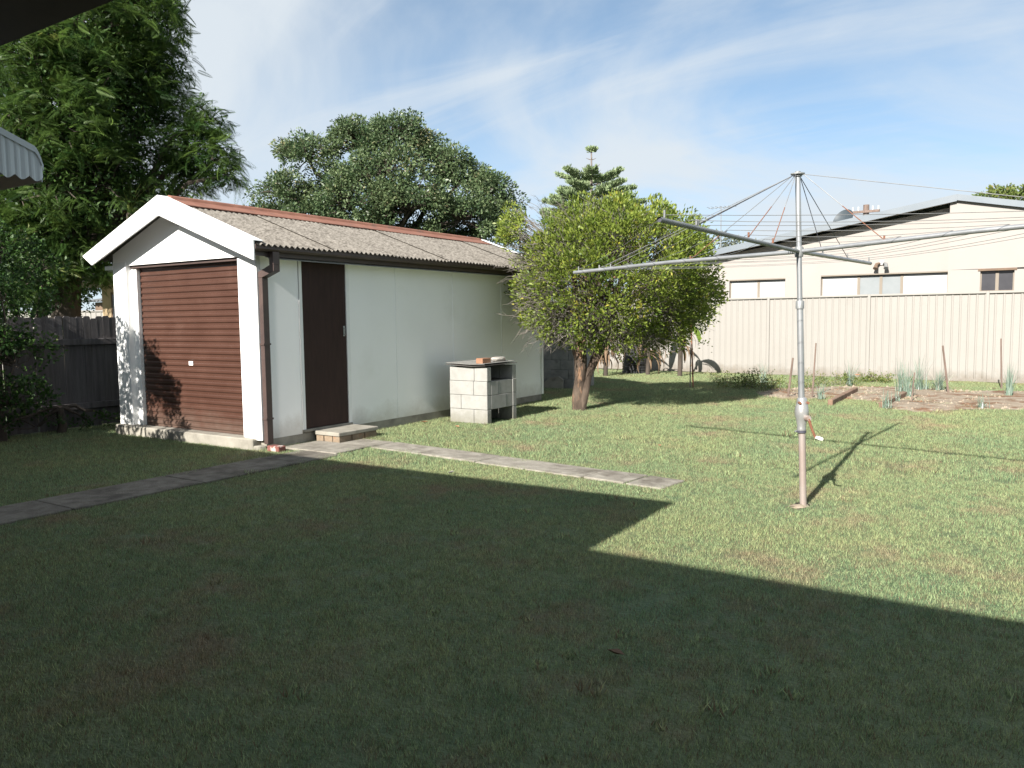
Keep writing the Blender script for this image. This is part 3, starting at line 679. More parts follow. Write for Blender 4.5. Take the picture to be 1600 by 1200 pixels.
def awtop(y): 
    if y <= tp1[1]: return zk+(tp1[1]-y)*slo
    u = (y-tp1[1])/(AY-tp1[1]); return zk-(zk-tip[2])*(u**2)*1.0-.004*u
ya0 = -4.955; n_ = 84; V = []; F = []; per = (ONX(43, 280, AX)[1]-ONX(20, 275, AX)[1])
for i in range(n_+1):
    y = ya0+(AY-ya0)*i/n_; ph = (AY-y)/per
    zb_ = bot[2]+.018*(1-abs(math.sin(math.pi*ph)))-.002; rp_ = .006*(abs(math.sin(math.pi*ph*2))**.5)
    V += [(AX+rp_, y, zb_), (AX+rp_, y, awtop(y)), (AX+rp_-.002, y, zb_), (AX+rp_-.002, y, awtop(y))]
for i in range(n_):
    k = 4*i; F += [(k, k+4, k+5, k+1), (k+2, k+3, k+7, k+6), (k, k+2, k+6, k+4)]
sp = MB().add(V, F); sp.build('side_panel', 'awning_paint', aw)
V = []; F = []
for i in range(n_+1):
    y = ya0+(AY-ya0)*i/n_; zt = awtop(y)
    V += [(AX+.010, y, zt-.022), (AX+.010, y, zt+.002), (AX-1.5, y, zt+.002)]
for i in range(n_):
    k = 3*i; F += [(k, k+3, k+4, k+1), (k+1, k+4, k+5, k+2)]
MB().add(V, F).build('hood', 'awning_paint', aw)
MB().box(AX-1.5, AX-.004, AY-.004, AY, bot[2], tip[2]-.01).build('valance', 'awning_paint', aw)

# ================================================================== PALING FENCE (left boundary)
PX = -3.85
pf = thing('paling_fence', 'weathered grey timber paling fence left of the shed', 'fence', (PX, 1, 0))
pms = [MB().prism([(-.048, 0), (.048, 0), (.048, h_-.02), (.03, h_), (-.03, h_), (-.048, h_-.02)], 'x', 0, .015).mesh('paling', 'paling') for h_ in (1.55, 1.555, 1.54)]
y = -5.4; k = 0
while y < 9.5:
    piece('paling', pms[k % 3], pf, (PX-.0155+random.uniform(-.002, .001), y, .01+random.uniform(-.012, .012)), (rad(random.uniform(-.5, .5)), 0, 0))
    y += .0945+(.016 if k in (46, 50) else 0)+random.uniform(0, .002); k += 1
for z in (.27, 1.17):
    for j in range(6):
        MB().box(PX+.002, PX+.045, -5.4+j*2.5, -5.4+(j+1)*2.5-.006, z, z+.085).build('rail', 'paling', pf, bevel=.004)
for j in range(7): MB().box(PX-.12, PX-.02, -5.35+j*2.45, -5.25+j*2.45, 0, 1.45).build('post', 'paling', pf)

# ================================================================== things beyond the left fence
p = AT(161, 497, 17.5); zt = AT(161, 440, 17.5)[2]
cb = thing('beige_cottage', 'beige walled cottage with dark roof half hidden behind the shed', 'house', (p[0]+2.5, p[1]+2, 0))
x0 = p[0]; y0 = p[1]
MB().box(x0, x0+4, y0, y0+2.6, 0, zt).build('wall', 'beige_wall', cb)
wz0, wz1 = AT(180, 560, 17.5)[2], AT(180, 461, 17.5)[2]
w0 = MB().box(x0+.42, x0+1.6, y0-.012, y0-.001, wz0, wz1).build('window', 'dark_glass', cb)
MB().box(x0+.37, x0+.419, y0-.02, y0-.001, wz0, wz1+.05).build('frame', 'lintel', w0)
rz = AT(110, 436, 17)[2]
MB().prism([(y0-.9, zt-.08), (y0-.9, zt+.06), (y0+1.3, zt+.36), (y0+3.4, zt+.06), (y0+3.4, zt-.08)], 'x', x0-1.4, x0+4.6).build('roof', 'rusty_roof', cb)
p = AT(85, 497, 24); q = AT(158, 497, 24)
vv = unit(q-p); s_ = thing('garden_outhouse', 'low brown outhouse with corrugated roof seen over paling fence', 'shed', (p[0], p[1]+3, 0))
zt = AT(120, 470, 25)[2]
MB().box(p[0]-2, q[0]+1.2, p[1]+2.4, p[1]+5, 0, zt).build('wall', 'lintel', s_)
V = []; F = []
x_a, x_b = p[0]-2.3, q[0]+1.5
for i in range(97):
    x = x_a+(x_b-x_a)*i/96; z = .03*math.cos(i*math.pi/2)
    V += [(x, p[1]+2.1, zt+z+.03), (x, p[1]+5.3, zt+.45+z)]
for i in range(96): F.append((2*i, 2*i+2, 2*i+3, 2*i+1))
MB().add(V, F).build('roof', 'galv_dull', s_)
cf = thing('far_metal_fence', 'short run of cream fence glimpsed above paling fence', 'fence', (p[0], p[1], 0))
fz = AT(120, 487, 24)[2]; Lf = np.linalg.norm((q-p)[:2])+5
an_ = math.atan2(vv[1], vv[0]); s2 = p-vv*2
for k in range(int(Lf/.78)): 
    piece('fence_sheet', shm, cf, (s2[0]+vv[0]*.78*k, s2[1]+vv[1]*.78*k, 0), (0, 0, an_), (1, 1, fz/1.945))
MB().tube([s2+[0, 0, fz-s2[2]], s2+vv*Lf+[0, 0, fz-(s2+vv*Lf)[2]]], .035, 4).build('top_rail', 'cream_steel', cf)

# ================================================================== CLOTHES HOIST
def W2(p): return np.array(p, float)
HB = GP(1255, 791); Dp = float(np.dot(HB-CAM, _h0))
def HP(px, py): return AT(px, py, Dp)
ht = thing('clothes_hoist', 'galvanised rotary clothes hoist with rusty lower post on lawn', 'clothes line', HB)
crank = HP(1253, 648); colr = HP(1250, 473); hub = HP(1249.3, 393); top = HP(1246.5, 271)
def along(z): # point on the leaning post at height z
    t = (z-HB[2])/(top[2]-HB[2]); return HB+(top-HB)*t
zc = crank[2]; zk_ = colr[2]; zh = hub[2]; ztop = top[2]
MB().tube([along(-.1), along(zc-.06)], .0262, 18).build('lower_post', 'galv_rust', ht, smooth=True)
MB().tube([along(zc+.05), along(zk_)], .0235, 18).build('sleeve_post', 'galv', ht, smooth=True)
MB().tube([along(zk_+.001), along(ztop-.02)], .0195, 16).build('inner_post', 'galv', ht, smooth=True)
MB().lathe([(.0236, -.03), (.031, -.03), (.031, .025), (.027, .03), (.0236, .03)], along(zk_-.015), 18).build('collar', 'galv_dull', ht, smooth=True)
hs_ = MB().lathe([(.0265, -.14), (.034, -.13), (.034, -.105), (.032, -.09), (.042, -.03), (.051, .0), (.052, .03), (.045, .07), (.038, .105), (.035, .125), (.024, .135)], along(zc), 22).build('crank_housing', 'cast_alloy', ht, smooth=True)
cz = along(zc); rt = unit(CR*np.array([1, 1, 0])); fw = -_h0
gb = cz+rt*.022+fw*.035+np.array([0, 0, -.02])
MB().tube([gb, gb+fw*.045, gb+fw*.06], [.024, .023, .017], 14).build('gear_boss', 'galv_rust', hs_, smooth=True)
for s in (-1, 1):
    q = cz+rt*s*.03+fw*.018+np.array([0, 0, .095]); MB().tube([q, q+fw*.035], .010, 8).build('bolt', 'rust', hs_, smooth=True)
q = cz+np.array([0, 0, -.125]); MB().lathe([(.0265, -.012), (.036, -.012), (.036, .006), (.0265, .006)], q, 18).build('clamp_band', 'dark_wire', hs_)
MB().tube([q-rt*.033, q-rt*.052+fw*.015], .007, 6).build('clamp_bolt', 'galv', hs_)
ck = MB().tube([gb+fw*.05, gb+fw*.055+rt*.02+np.array([0, 0, -.07]), gb+fw*.055+rt*.042+np.array([0, 0, -.125]), gb+fw*.055+rt*.05+np.array([0, 0, -.14])], [.012, .010, .009, .009], 8).build('crank_handle', 'rust', ht, smooth=True)
MB().tube([gb+fw*.055+rt*.05+np.array([0, 0, -.14]), gb+fw*.055+rt*.085+np.array([0, 0, -.152]), gb+fw*.055+rt*.105+np.array([0, 0, -.158])], [.010, .015, .012], 8).build('grip', 'white_paint', ck, smooth=True)
hubo = MB().lathe([(.0196, -.04), (.029, -.04), (.033, -.02), (.033, .025), (.028, .036), (.0196, .036)], along(zh), 16).build('hub', 'galv_dull', ht, smooth=True)
MB().lathe([(.015, -.022), (.032, -.022), (.032, -.010), (.052, -.008), (.052, .0), (.02, .006), (.02, .014)], along(ztop), 14).build('top_cap', 'galv_dull', ht)
# arms: two opposite pairs
e1 = GP(897, 426, 1.905); e2 = GP(1030, 343, 1.968); e3 = GP(1360, 411.5, 1.962)
hc = along(zh); LA = 2.30
e4 = hc+(hc-e1)*1.0; e4[2] = zh+.065
ends = [e1, e2, e4, e3]
r_arm = [.0185, .0185, .0185, .0185]
for i, e in enumerate(ends):
    s = hc+unit(e-hc)*.03
    n_ = 12; b_ = MB().tube([s, s*.5+e*.5+np.array([0, 0, .012 if i in (0, 2) else 0.]), e], .0168 if i != 1 else .0145, 12, cap=False)
    b_.build('arm', 'galv' if i != 1 else 'galv_dull', ht, smooth=True)
    MB().tube([e+unit(hc-e)*.25, e+unit(hc-e)*.012], .0133, 12).build('arm_bore', 'dark_wire', ht)
    MB().tube([e+unit(hc-e)*.06+np.array([0, 0, .016]), e+unit(hc-e)*.06+np.array([0, 0, .055])], .006, 6).build('line_hook', 'galv_dull', ht)
def armp(i, t): return hc+(ends[i]-hc)*t+np.array([0, 0, .019])
# stays from the top cap
tc_ = along(ztop)
stays = [(0, .86, 'wire', 0), (0, .80, 'wire', 0), (0, .42, 'rust', .35), (1, .79, 'dark_wire', 0), (1, .80, 'wire', 0), (1, .45, 'rust', .45), (2, .27, 'rust', .5), (2, .9, 'wire', 0), (3, .62, 'dark_wire', 0), (3, .28, 'dark_wire', 0), (1, .25, 'rust', .5)]
for i, t, m, c in stays:
    q = armp(i, t); d = unit(q-tc_); s = tc_+unit((q-tc_)*np.array([1, 1, 0]))*.045+np.array([0, 0, -.012])
    MB().tube([s, q], .0024 if m != 'dark_wire' else .0030, 5).build('stay', 'wire' if m == 'rust' else m, ht)
    if m == 'rust': MB().tube([s+(q-s)*(1-c), q], .0034, 5).build('turnbuckle', 'rust', ht)
    MB().tube([q-np.array([0, 0, .002]), q+np.array([0, 0, .03])], .007, 6).build('stay_hook', 'rust' if m == 'rust' else 'galv_dull', ht)
# line wires: squares from arm to arm
for t in (.97, .85, .73, .60, .46, .32):
    for i in range(4):
        a_, b_ = armp(i, t), armp((i+1) % 4, t); a_[2] += .012; b_[2] += .012
        MB().tube(bezier(a_, b_, -.015-.02*random.random(), 7), .0017, 4).build('line_wire', 'wire', ht)

# ================================================================== GARDEN STAKES, EDGING
GR = 'stakes in the garden bed'
def stake(pb, pt, r, m, label):
    b_ = GP(*pb); D_ = float(np.dot(b_-CAM, _h0)); t_ = AT(pt[0], pt[1], D_)
    d_ = unit(t_-b_)
    MB().tube([b_-d_*.15, b_+(t_-b_)*.6, t_], [r, r*.95, r*.85], 6).build('garden_stake', m, label=label, cat='stake', group=GR)
stake((1231, 622), (1239, 559), .020, 'timber_grey', 'grey garden stake leaning right, just left of hoist post')
stake((1269, 622), (1275, 536), .016, 'timber_grey', 'tall thin garden stake just right of hoist post')
stake((1361, 597), (1361, 583), .018, 'timber_grey', 'very short timber peg near the fence in green weeds')
stake((1482, 616), (1473, 540), .020, 'timber_grey', 'tall garden stake leaning left beside spiky onion clump')
stake((1565, 608), (1564, 529), .018, 'timber_grey', 'upright tall garden stake at far right of bed')
stake((1424, 628), (1429, 582), .012, 'timber_grey', 'thin pale stick amid the middle onion plants')
stake((1083, 606), (1080, 505), .016, 'rust', 'dark rusty rod standing in shade of citrus tree')
def sleeper(pa, pb, label):
    a_, b_ = GP(*pa), GP(*pb); d_ = unit(b_-a_); L_ = np.linalg.norm(b_-a_)
    o = bpy.data.objects.new('timber_edging', MB().box(0, L_, -.04, .04, -.03, .10).mesh('timber_edging', 'sleeper', bevel=.012)); _link(o, None, Vector(a_)); o.rotation_euler = (0, 0, math.atan2(d_[1], d_[0]))
    tag(o, label, 'edging', 'timber edging of the garden bed')
sleeper((1297, 634), (1337, 613), 'weathered timber edging left of the onion plants, pointing to fence')
sleeper((1377, 638), (1413, 620), 'weathered timber edging ending at the middle onion clump')
c = GP(1341, 590); bm = bmesh.new(); bmesh.ops.create_icosphere(bm, subdivisions=2, radius=.16)
for v in bm.verts: v.co *= random.uniform(.85, 1.1); v.co.z = max(-.05, v.co.z*.6)
me = bpy.data.meshes.new('rock'); bm.to_mesh(me); bm.free(); me.materials.append(MATS['brick'])
o = bpy.data.objects.new('garden_rock', me); _link(o, None, Vector((c[0], c[1], .045))); tag(o, 'brown rock among weeds at foot of cream fence', 'rock')

# ================================================================== PLANTS
def blades(base, n, L, W, spread, tilt, seg=3):
    """upright curved blades (onion leaves, weeds): returns verts, quads, tint"""
    V = []; F = []; T = []
    for i in range(n):
        az_ = random.uniform(0, 6.283); tl = abs(random.gauss(0, tilt)); l_ = L*random.uniform(.55, 1.1); w_ = W*random.uniform(.7, 1.2)
        p = np.array([base[0]+random.gauss(0, spread), base[1]+random.gauss(0, spread), base[2]-.005])
        h = np.array([math.cos(az_), math.sin(az_), 0]); sd = np.array([-h[1], h[0], 0]); k = len(V); tt = random.random()
        rot = random.uniform(0, 3.14); sd = sd*math.cos(rot)+h*math.sin(rot)*.9
        for j in range(seg+1):
            u = j/seg; a_ = tl*(.4+u*.9); q = p+(h*math.sin(a_)+np.array([0, 0, math.cos(a_)]))*l_*u
            ww = w_*(1-u*.85); V += [q-sd*ww, q+sd*ww]
        for j in range(seg): F.append((k+2*j, k+2*j+1, k+2*j+3, k+2*j+2)); T.append(tt)
    return V, F, T
def plant(name, label, cat, base, group, m, n, L, W, spread, tilt, part='leaves', extra=None):
    t = thing(name, label, cat, base, group)
    V, F, T = blades(base, n, L, W, spread, tilt)
    o = bpy.data.objects.new(part, fast_mesh(part, V, F, m, T, base)); _link(o, t, Vector([float(v) for v in base])); tag(o, kind='stuff')
    return t
ON = [((1192, 598), .42, 12, .45, 'sparse tall onion plant nearest the weedy shrub'),
      ((1281, 623), .28, 14, .35, 'small onion plant right beside the hoist post'),
      ((1327, 602), .46, 18, .22, 'tall onion plant behind the left timber edging'),
      ((1385, 637), .26, 12, .25, 'small onion plant at near end of the right timber edging'),
      ((1400, 627), .20, 8, .3, 'tiny onion sprout halfway along the right timber edging'),
      ((1407, 612), .52, 22, .14, 'tall upright onion plant, leftmost of the middle clump'),
      ((1416, 615), .50, 20, .14, 'second onion plant from left in the middle clump'),
      ((1422, 619), .36, 18, .2, 'low onion plant at front of the middle clump'),
      ((1435, 609), .56, 22, .16, 'tallest onion plant at back of the middle clump'),
      ((1447, 608), .26, 12, .3, 'short onion plant between middle clump and spiky clump'),
      ((1466, 609), .36, 46, .42, 'wide spiky onion clump left of the leaning stake'),
      ((1577, 618), .46, 30, .2, 'lone onion plant at the far right of bed'),
      ((1535, 637), .20, 14, .5, 'low pale onion plant on lawn edge of the bed')]
for px, L_, n_, ti, lab in ON:
    b_ = GP(*px, .02); plant('onion_plant', lab, 'plant', b_, 'onion plants in the garden bed', 'leaf_onion', n_*2, L_*1.2, .008, .035, ti*1.25)
    MB().tube([b_-np.array([0, 0, .03]), b_+np.array([0, 0, .08])], [.014, .008], 6).build('stem', 'blind', [o for o in col.objects if o.name.startswith('onion_plant')][-1])

def leaf_object(name, part, P, D, L, W, m, parent, tint=None, up=None, fold=.25):
    V, F = leaf_geo(P, D, L, W, up, fold)
    t = rng.random(len(P)) if tint is None else tint
    o = bpy.data.objects.new(part, fast_mesh(part, V, F, m, t, ORG[parent.name])); _link(o, parent, ORG[parent.name]); return tag(o, kind='stuff')

# weedy shrub and weeds near the bed
def weed(px, w_, h_, n, label, name='weed_clump', group='weeds by the garden bed', m='leaf_weed', lf=.035):
    b_ = GP(*px); t = thing(name, label, 'weed', b_, group); st_ = MB(); P = []
    for i in range(max(6, n//28)):
        a_ = random.uniform(0, 6.28); rr = w_*math.sqrt(random.random()); e = b_+np.array([math.cos(a_)*rr, math.sin(a_)*rr*.6, h_*random.uniform(.4, 1.05)*(1-.5*(rr/w_)**2)])
        s = b_+(e-b_)*np.array([.7, .7, 0])+rng.normal(size=3)*np.array([.03, .03, 0]); st_.tube(bezier(s-[0, 0, .01], e, .03, 4, .012), [.004, .0035, .003, .0015], 3)
        for k in range(28):
            u = random.random()**.6; P.append(s+(e-s)*u+rng.normal(size=3)*.03)
    P = np.array(P); P[:, 2] = np.maximum(P[:, 2], .01)
    leaf_object(name, 'leaves', P, rng.normal(size=P.shape)+[0, 0, .5], lf*(.6+rng.random(len(P))*.8), lf*.22, m, t)
    st_.build('stems', 'twig', t)
weed((1168, 607), .75, .42, 1100, 'low bushy weeds at shadow edge left of the garden bed', lf=.05)
weed((1205, 612), .45, .45, 350, 'sparse seeding weeds at left end of garden bed')
weed((1262, 607), .5, .40, 450, 'dry weeds around the thin stake behind hoist post')
weed((1303, 603), .6, .32, 700, 'green weeds left of the tallest left onion plant')
weed((1345, 596), .55, .24, 700, 'bright green weeds around the short timber peg', lf=.045)
weed((1385, 598), .6, .20, 700, 'bright green weeds behind the middle onion clump', lf=.045)
weed((1128, 598), .35, .35, 300, 'thin weeds against fence in the citrus shade')

# ---------------- generic tree
def tree(name, label, cat, base, trunk_r, fork, lobes, ncl, nlf, clr, lf, m, bark, group=None, lw=.28, droop=0., inner=.35, limb_r=.35, fork_n=1, twigs=True, flat=.8, leafdir=None):
    t = thing(name, label, cat, base, group); tb = MB(); P = []; D = []; T = []
    base = np.array(base, float); fork = np.array(fork, float)
    tb.tube(bezier(base-[0, 0, .15], fork, 0, 5, trunk_r*.25), list(np.linspace(trunk_r*1.15, trunk_r*.75, 5)), 10)
    for (c, r) in lobes:
        c = np.array(c, float); r = np.array(r if hasattr(r, '__len__') else (r, r, r), float)
        mid = bezier(fork, c, .08*np.linalg.norm(c-fork), 6, .03*np.linalg.norm(c-fork)); lr = trunk_r*limb_r
        tb.tube(mid, list(np.linspace(lr, lr*.35, 6)), 6)
        n = max(4, int(ncl*(r.prod()**(2/3)))); u = unit(rng.normal(size=(n, 3))); u[:, 2] = np.where(u[:, 2] < -.45, -u[:, 2]*.6, u[:, 2])
        rad_ = inner+(1-inner)*rng.random(n)**.45
        C = c+u*r*rad_[:, None]
        if twigs:
            for q in C[:: max(1, n//26)]: tb.tube(bezier(c+(q-c)*.1, q, .05, 4, .05), [lr*.32, lr*.22, lr*.15, lr*.05], 4)
        k = rng.integers(int(nlf*.6), int(nlf*1.4)+1, n)
        for q, uu, kk in zip(C, u, k):
            s = clr*random.uniform(.7, 1.25); pts = in_ball(kk)*np.array([s, s, s*flat]); P.append(q+pts)
            D.append(unit(pts)*.7+uu*.5+rng.normal(size=(kk, 3))*.5+[0, 0, -droop]); T.append(np.clip(random.gauss(.42, .16)+rng.normal(size=kk)*.2, 0, 1))
    P = np.concatenate(P); D = np.concatenate(D); T = np.concatenate(T)
    tb.build('trunk', bark, t, smooth=True)
    leaf_object(name, 'crown', P, D, lf*(.65+.7*rng.random(len(P))), lf*lw*(.8+.4*rng.random(len(P))), m, t, T)
    return t

# round tree behind the shed
Dr = 27.
def lobe(px, py, rpx, D, dz=0., ry=None, sq=.9):
    r = rpx/FPX*D; return (AT(px, py, D+dz), (r, (ry or r), r*sq))
rb_ = AT(610, 560, Dr); rb_[2] = 0
lb = [lobe(480, 245, 46, Dr), lobe(440, 305, 42, Dr, -.6), lobe(420, 345, 34, Dr), lobe(470, 350, 60, Dr, -.5), lobe(560, 230, 48, Dr), lobe(615, 215, 48, Dr), lobe(655, 232, 40, Dr, .5), lobe(600, 270, 60, Dr, -.8),
      lobe(560, 320, 62, Dr, -1.), lobe(640, 330, 66, Dr, -1.2), lobe(700, 262, 40, Dr), lobe(720, 285, 44, Dr, .3), lobe(765, 300, 36, Dr), lobe(785, 320, 30, Dr, .5), lobe(720, 345, 58, Dr, -1.), lobe(520, 370, 50, Dr, -.4), lobe(770, 360, 48, Dr), lobe(430, 385, 40, Dr, .5), lobe(600, 390, 70, Dr, .5), lobe(690, 400, 70, Dr, .5), lobe(515, 300, 30, Dr, 1.2)]
tree('broad_tree', 'large dark rounded tree standing behind the shed roof', 'tree', rb_, .38, AT(600, 410, Dr), lb, 38, 105, .33, .105, 'leaf_round', 'bark_dark', lw=.27, inner=.42)

# pale gums beyond the citrus, far right tree
Dg = 58.
gb_ = AT(1110, 480, Dg); gb_[2] = 0
tree('gum_tree', 'pale sparse gum tree far behind the citrus tree', 'tree', gb_, .3, AT(1110, 430, Dg), [lobe(1090, 385, 20, Dg), lobe(1112, 377, 22, Dg), lobe(1075, 400, 20, Dg), lobe(1135, 388, 20, Dg), lobe(1160, 392, 17, Dg), lobe(1180, 388, 12, Dg), lobe(1100, 410, 30, Dg), lobe(1150, 412, 30, Dg), lobe(1050, 400, 18, Dg)], 7, 34, .42, .26, 'leaf_gum', 'pine_trunk', lw=.2)
Dq = 50.
gb_ = AT(1570, 480, Dq); gb_[2] = 0
tree('far_tree', 'far olive green tree top above right end of neighbour\'s roof', 'tree', gb_, .35, AT(1570, 360, Dq), [lobe(1545, 312, 18, Dq), lobe(1568, 307, 20, Dq), lobe(1595, 308, 22, Dq), lobe(1630, 310, 30, Dq), lobe(1580, 330, 40, Dq)], 10, 60, .42, .2, 'leaf_weed', 'bark_dark')

# Norfolk pine
Dn = 44.
pb_ = AT(925, 480, Dn); pb_[2] = 0; pt_ = AT(924, 236, Dn)
pine = thing('norfolk_pine', 'tiered pine with a thin bare tip rising behind the citrus tree', 'tree', pb_)
MB().tube([pb_-[0, 0, .2], (pb_+pt_)/2, pt_], [.28, .15, .035], 8).build('trunk', 'pine_trunk', pine, smooth=True)
tb = MB(); P = []; Dd = []
H_ = pt_[2]; z = H_-.05; k = 0
while z > 4.2:
    dz_ = H_-z
    L_ = .35+dz_*.85 if dz_ > 1.55 else .1+.42*dz_; L_ = min(L_, 3.1); nb = 6 if dz_ > .8 else 4
    for i in range(nb):
        a_ = 2*math.pi*i/nb+k*.55+random.uniform(-.15, .15); l_ = L_*random.uniform(.75, 1.1); h = np.array([math.cos(a_), math.sin(a_), 0])
        s = np.array([pb_[0], pb_[1], z]); e = s+h*l_+np.array([0, 0, l_*(.34 if dz_ < 2.3 else .12)])
        pts = bezier(s, e, -.05*l_, 5); tb.tube(pts, [.03, .025, .02, .014, .008], 4)
        dens = 0 if dz_ < 1.5 and random.random() < .9 else 1
        if dz_ < .12: dens = 1; l_ *= .7
        for u in np.linspace(.28 if dz_ > 1.5 else .5, 1, int(9*l_)+3):
            if not dens: break
            q = s+(e-s)*u
            for sgn in (-1, 1):
                sd_ = np.array([-h[1], h[0], 0])*sgn; lb_ = .20+.35*(1-u)*min(1, l_)
                n = 20
                t_ = rng.random(n)[:, None]; pp_ = q+sd_*lb_*t_+np.array([0, 0, .10])*t_
                P.append(pp_+rng.normal(size=(n, 3))*.035); Dd.append(np.tile(sd_*.35+h*.6+[0, 0, .75], (n, 1))+rng.normal(size=(n, 3))*.35)
    z -= .42+.02*k if dz_ < 2 else .36; k += 1
tag(tb.build('branches', 'pine_trunk', pine), kind='stuff'); P = np.concatenate(P); Dd = np.concatenate(Dd)
leaf_object('pine', 'crown', P, Dd, .19, .03, 'leaf_pine', pine)

# ---------------- feathery tree on the left
Dj = 15.5
def frond_template():
    V = []; F = []
    n = 15
    for i in range(n):
        u = .12+.88*i/(n-1); x = u; zc_ = -.28*u*u
        ln = .26*math.sin(math.pi*min(1, .22+u*.75))**.8+.03
        for s in (-1, 1):
            k = len(V); wv = .024
            V += [(x, 0, zc_), (x+.05+wv, s*ln*.5, zc_+.015), (x+.13, s*ln, zc_-.05), (x+.05-wv, s*ln*.5, zc_+.015)]; F.append((k, k+1, k+2, k+3))
    return np.array(V), np.array(F)
FV0, FF = frond_template(); FVs = [FV0*[1, 1, 1], FV0*[1, .85, 2.0], FV0*[.92, 1.15, 3.0], FV0*[1, .7, .3]]
jb = AT(95, 560, Dj); jb[2] = 0
jac = thing('feathery_tree', 'tall tree with feathery fern like leaves filling the top left', 'tree', jb)
def jl(px, py, r, dz=0., sq=1.): return (AT(px, py, Dj+dz), np.array([r, r, r*sq]))
JL = [jl(235, 60, .85), jl(225, -10, .9), jl(180, 20, 1.1, -.5), jl(120, 60, 1.1, -1.), jl(60, 110, 1.1, -1.2), jl(200, 130, 1.0, -.2), jl(255, 105, .55), jl(245, 170, .7, .4), jl(150, 170, 1.1, -.8), jl(90, 210, 1.0, -1.2), jl(30, 180, 1.1, -1.), jl(200, 230, .95, -.2),
      jl(320, 190, .42), jl(305, 235, .60), jl(330, 255, .55), jl(290, 280, .6, .2), jl(240, 290, .75, -.1), jl(160, 290, .95, -.7), jl(90, 300, 1.0, -1.), jl(20, 310, 1., -.8), jl(60, 20, 1.2, -.4), jl(-40, 60, 1.4, -.3), jl(-40, 260, 1.3, -.4), jl(150, -60, 1.4), jl(40, -80, 1.5), jl(120, 370, .9, -.3), jl(60, 390, .9, -.7), jl(10, 400, .9, -.9), jl(180, 360, .6, .6), jl(350, 275, .3), jl(110, 430, .7, -.4), jl(40, 440, .8, -.6), jl(155, 410, .55, .2), jl(215, 320, .5, .5), jl(120, 120, 1.0, .8), jl(180, 80, 1.0, 1.), jl(60, 260, 1.0, .8), jl(130, 250, 1.0, .9), jl(220, 190, .8, 1.)]
tb = MB(); VV = []; FFs = []; TT = []; nv_ = 0
fk = AT(110, 400, Dj)
tb.tube(bezier(jb-[0, 0, .2], fk, 0, 5, .06), [.34, .3, .27, .25, .22], 10)
for (c, r) in JL:
    tb.tube(bezier(fk+rng.normal(size=3)*.1, c, .1, 6, .12), [.13, .11, .085, .06, .045, .02], 6)
    n = int(58*r[0]**2)+6; u = unit(rng.normal(size=(n, 3))); u[:, 2] = np.where(u[:, 2] < -.5, -u[:, 2], u[:, 2])
    C = c+u*r*(.45+.55*rng.random((n, 1))**.5)
    for q, uu in zip(C, u):
        if random.random() < .35: tb.tube(bezier(c+(q-c)*.15, q, .04, 4, .04), [.022, .016, .011, .005], 3)
        tn = np.clip(random.gauss(.36, .17), 0, 1)
        for f_ in range(random.randint(10, 15)):
            a_ = random.uniform(0, 6.283); d_ = unit(np.array([math.cos(a_), math.sin(a_), random.uniform(-.7, .5)])+uu*.75)
            Z = np.array([0, 0, 1.])+rng.normal(size=3)*.55; Z = unit(Z-d_*np.dot(Z, d_)); Y_ = np.cross(Z, d_); L_ = random.uniform(.13, .31)
            p0 = q+rng.normal(size=3)*.07; FV = FVs[random.randrange(4)]
            VV.append(p0+(FV[:, :1]*d_+FV[:, 1:2]*Y_+FV[:, 2:]*Z)*L_); FFs.append(FF+nv_); nv_ += len(FV); TT.append(np.full(len(FF), np.clip(tn+random.gauss(0, .12), 0, 1)))
fp = np.concatenate([c+in_ball(int(900*r[0]**2))*r*.85 for c, r in JL])
tb.build('trunk', 'bark_dark', jac, smooth=True)
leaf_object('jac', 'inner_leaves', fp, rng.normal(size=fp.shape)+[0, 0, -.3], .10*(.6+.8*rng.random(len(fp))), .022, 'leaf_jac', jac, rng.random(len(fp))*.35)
o = bpy.data.objects.new('crown', fast_mesh('crown', np.concatenate(VV), np.concatenate(FFs), 'leaf_jac', np.concatenate(TT), ORG[jac.name])); _link(o, jac, ORG[jac.name]); tag(o, kind='stuff')

# yucca heads between tree and shed gable
yb2 = AT(203, 470, 14.8); yb2[2] = 0; yh = AT(203, 333, 14.8)
yu = thing('yucca_palm', 'spiky yucca head peeping over the shed gable', 'palm', yb2)
MB().tube([yb2-[0, 0, .1], yh], [.09, .06], 8).build('trunk', 'bark_dark', yu, smooth=True)
V, F, T = blades(yh, 46, .62, .022, .02, .9, 4)
o = bpy.data.objects.new('leaves', fast_mesh('leaves', V, F, 'leaf_weed', T, ORG[yu.name])); _link(o, yu, ORG[yu.name]); tag(o, kind='stuff')

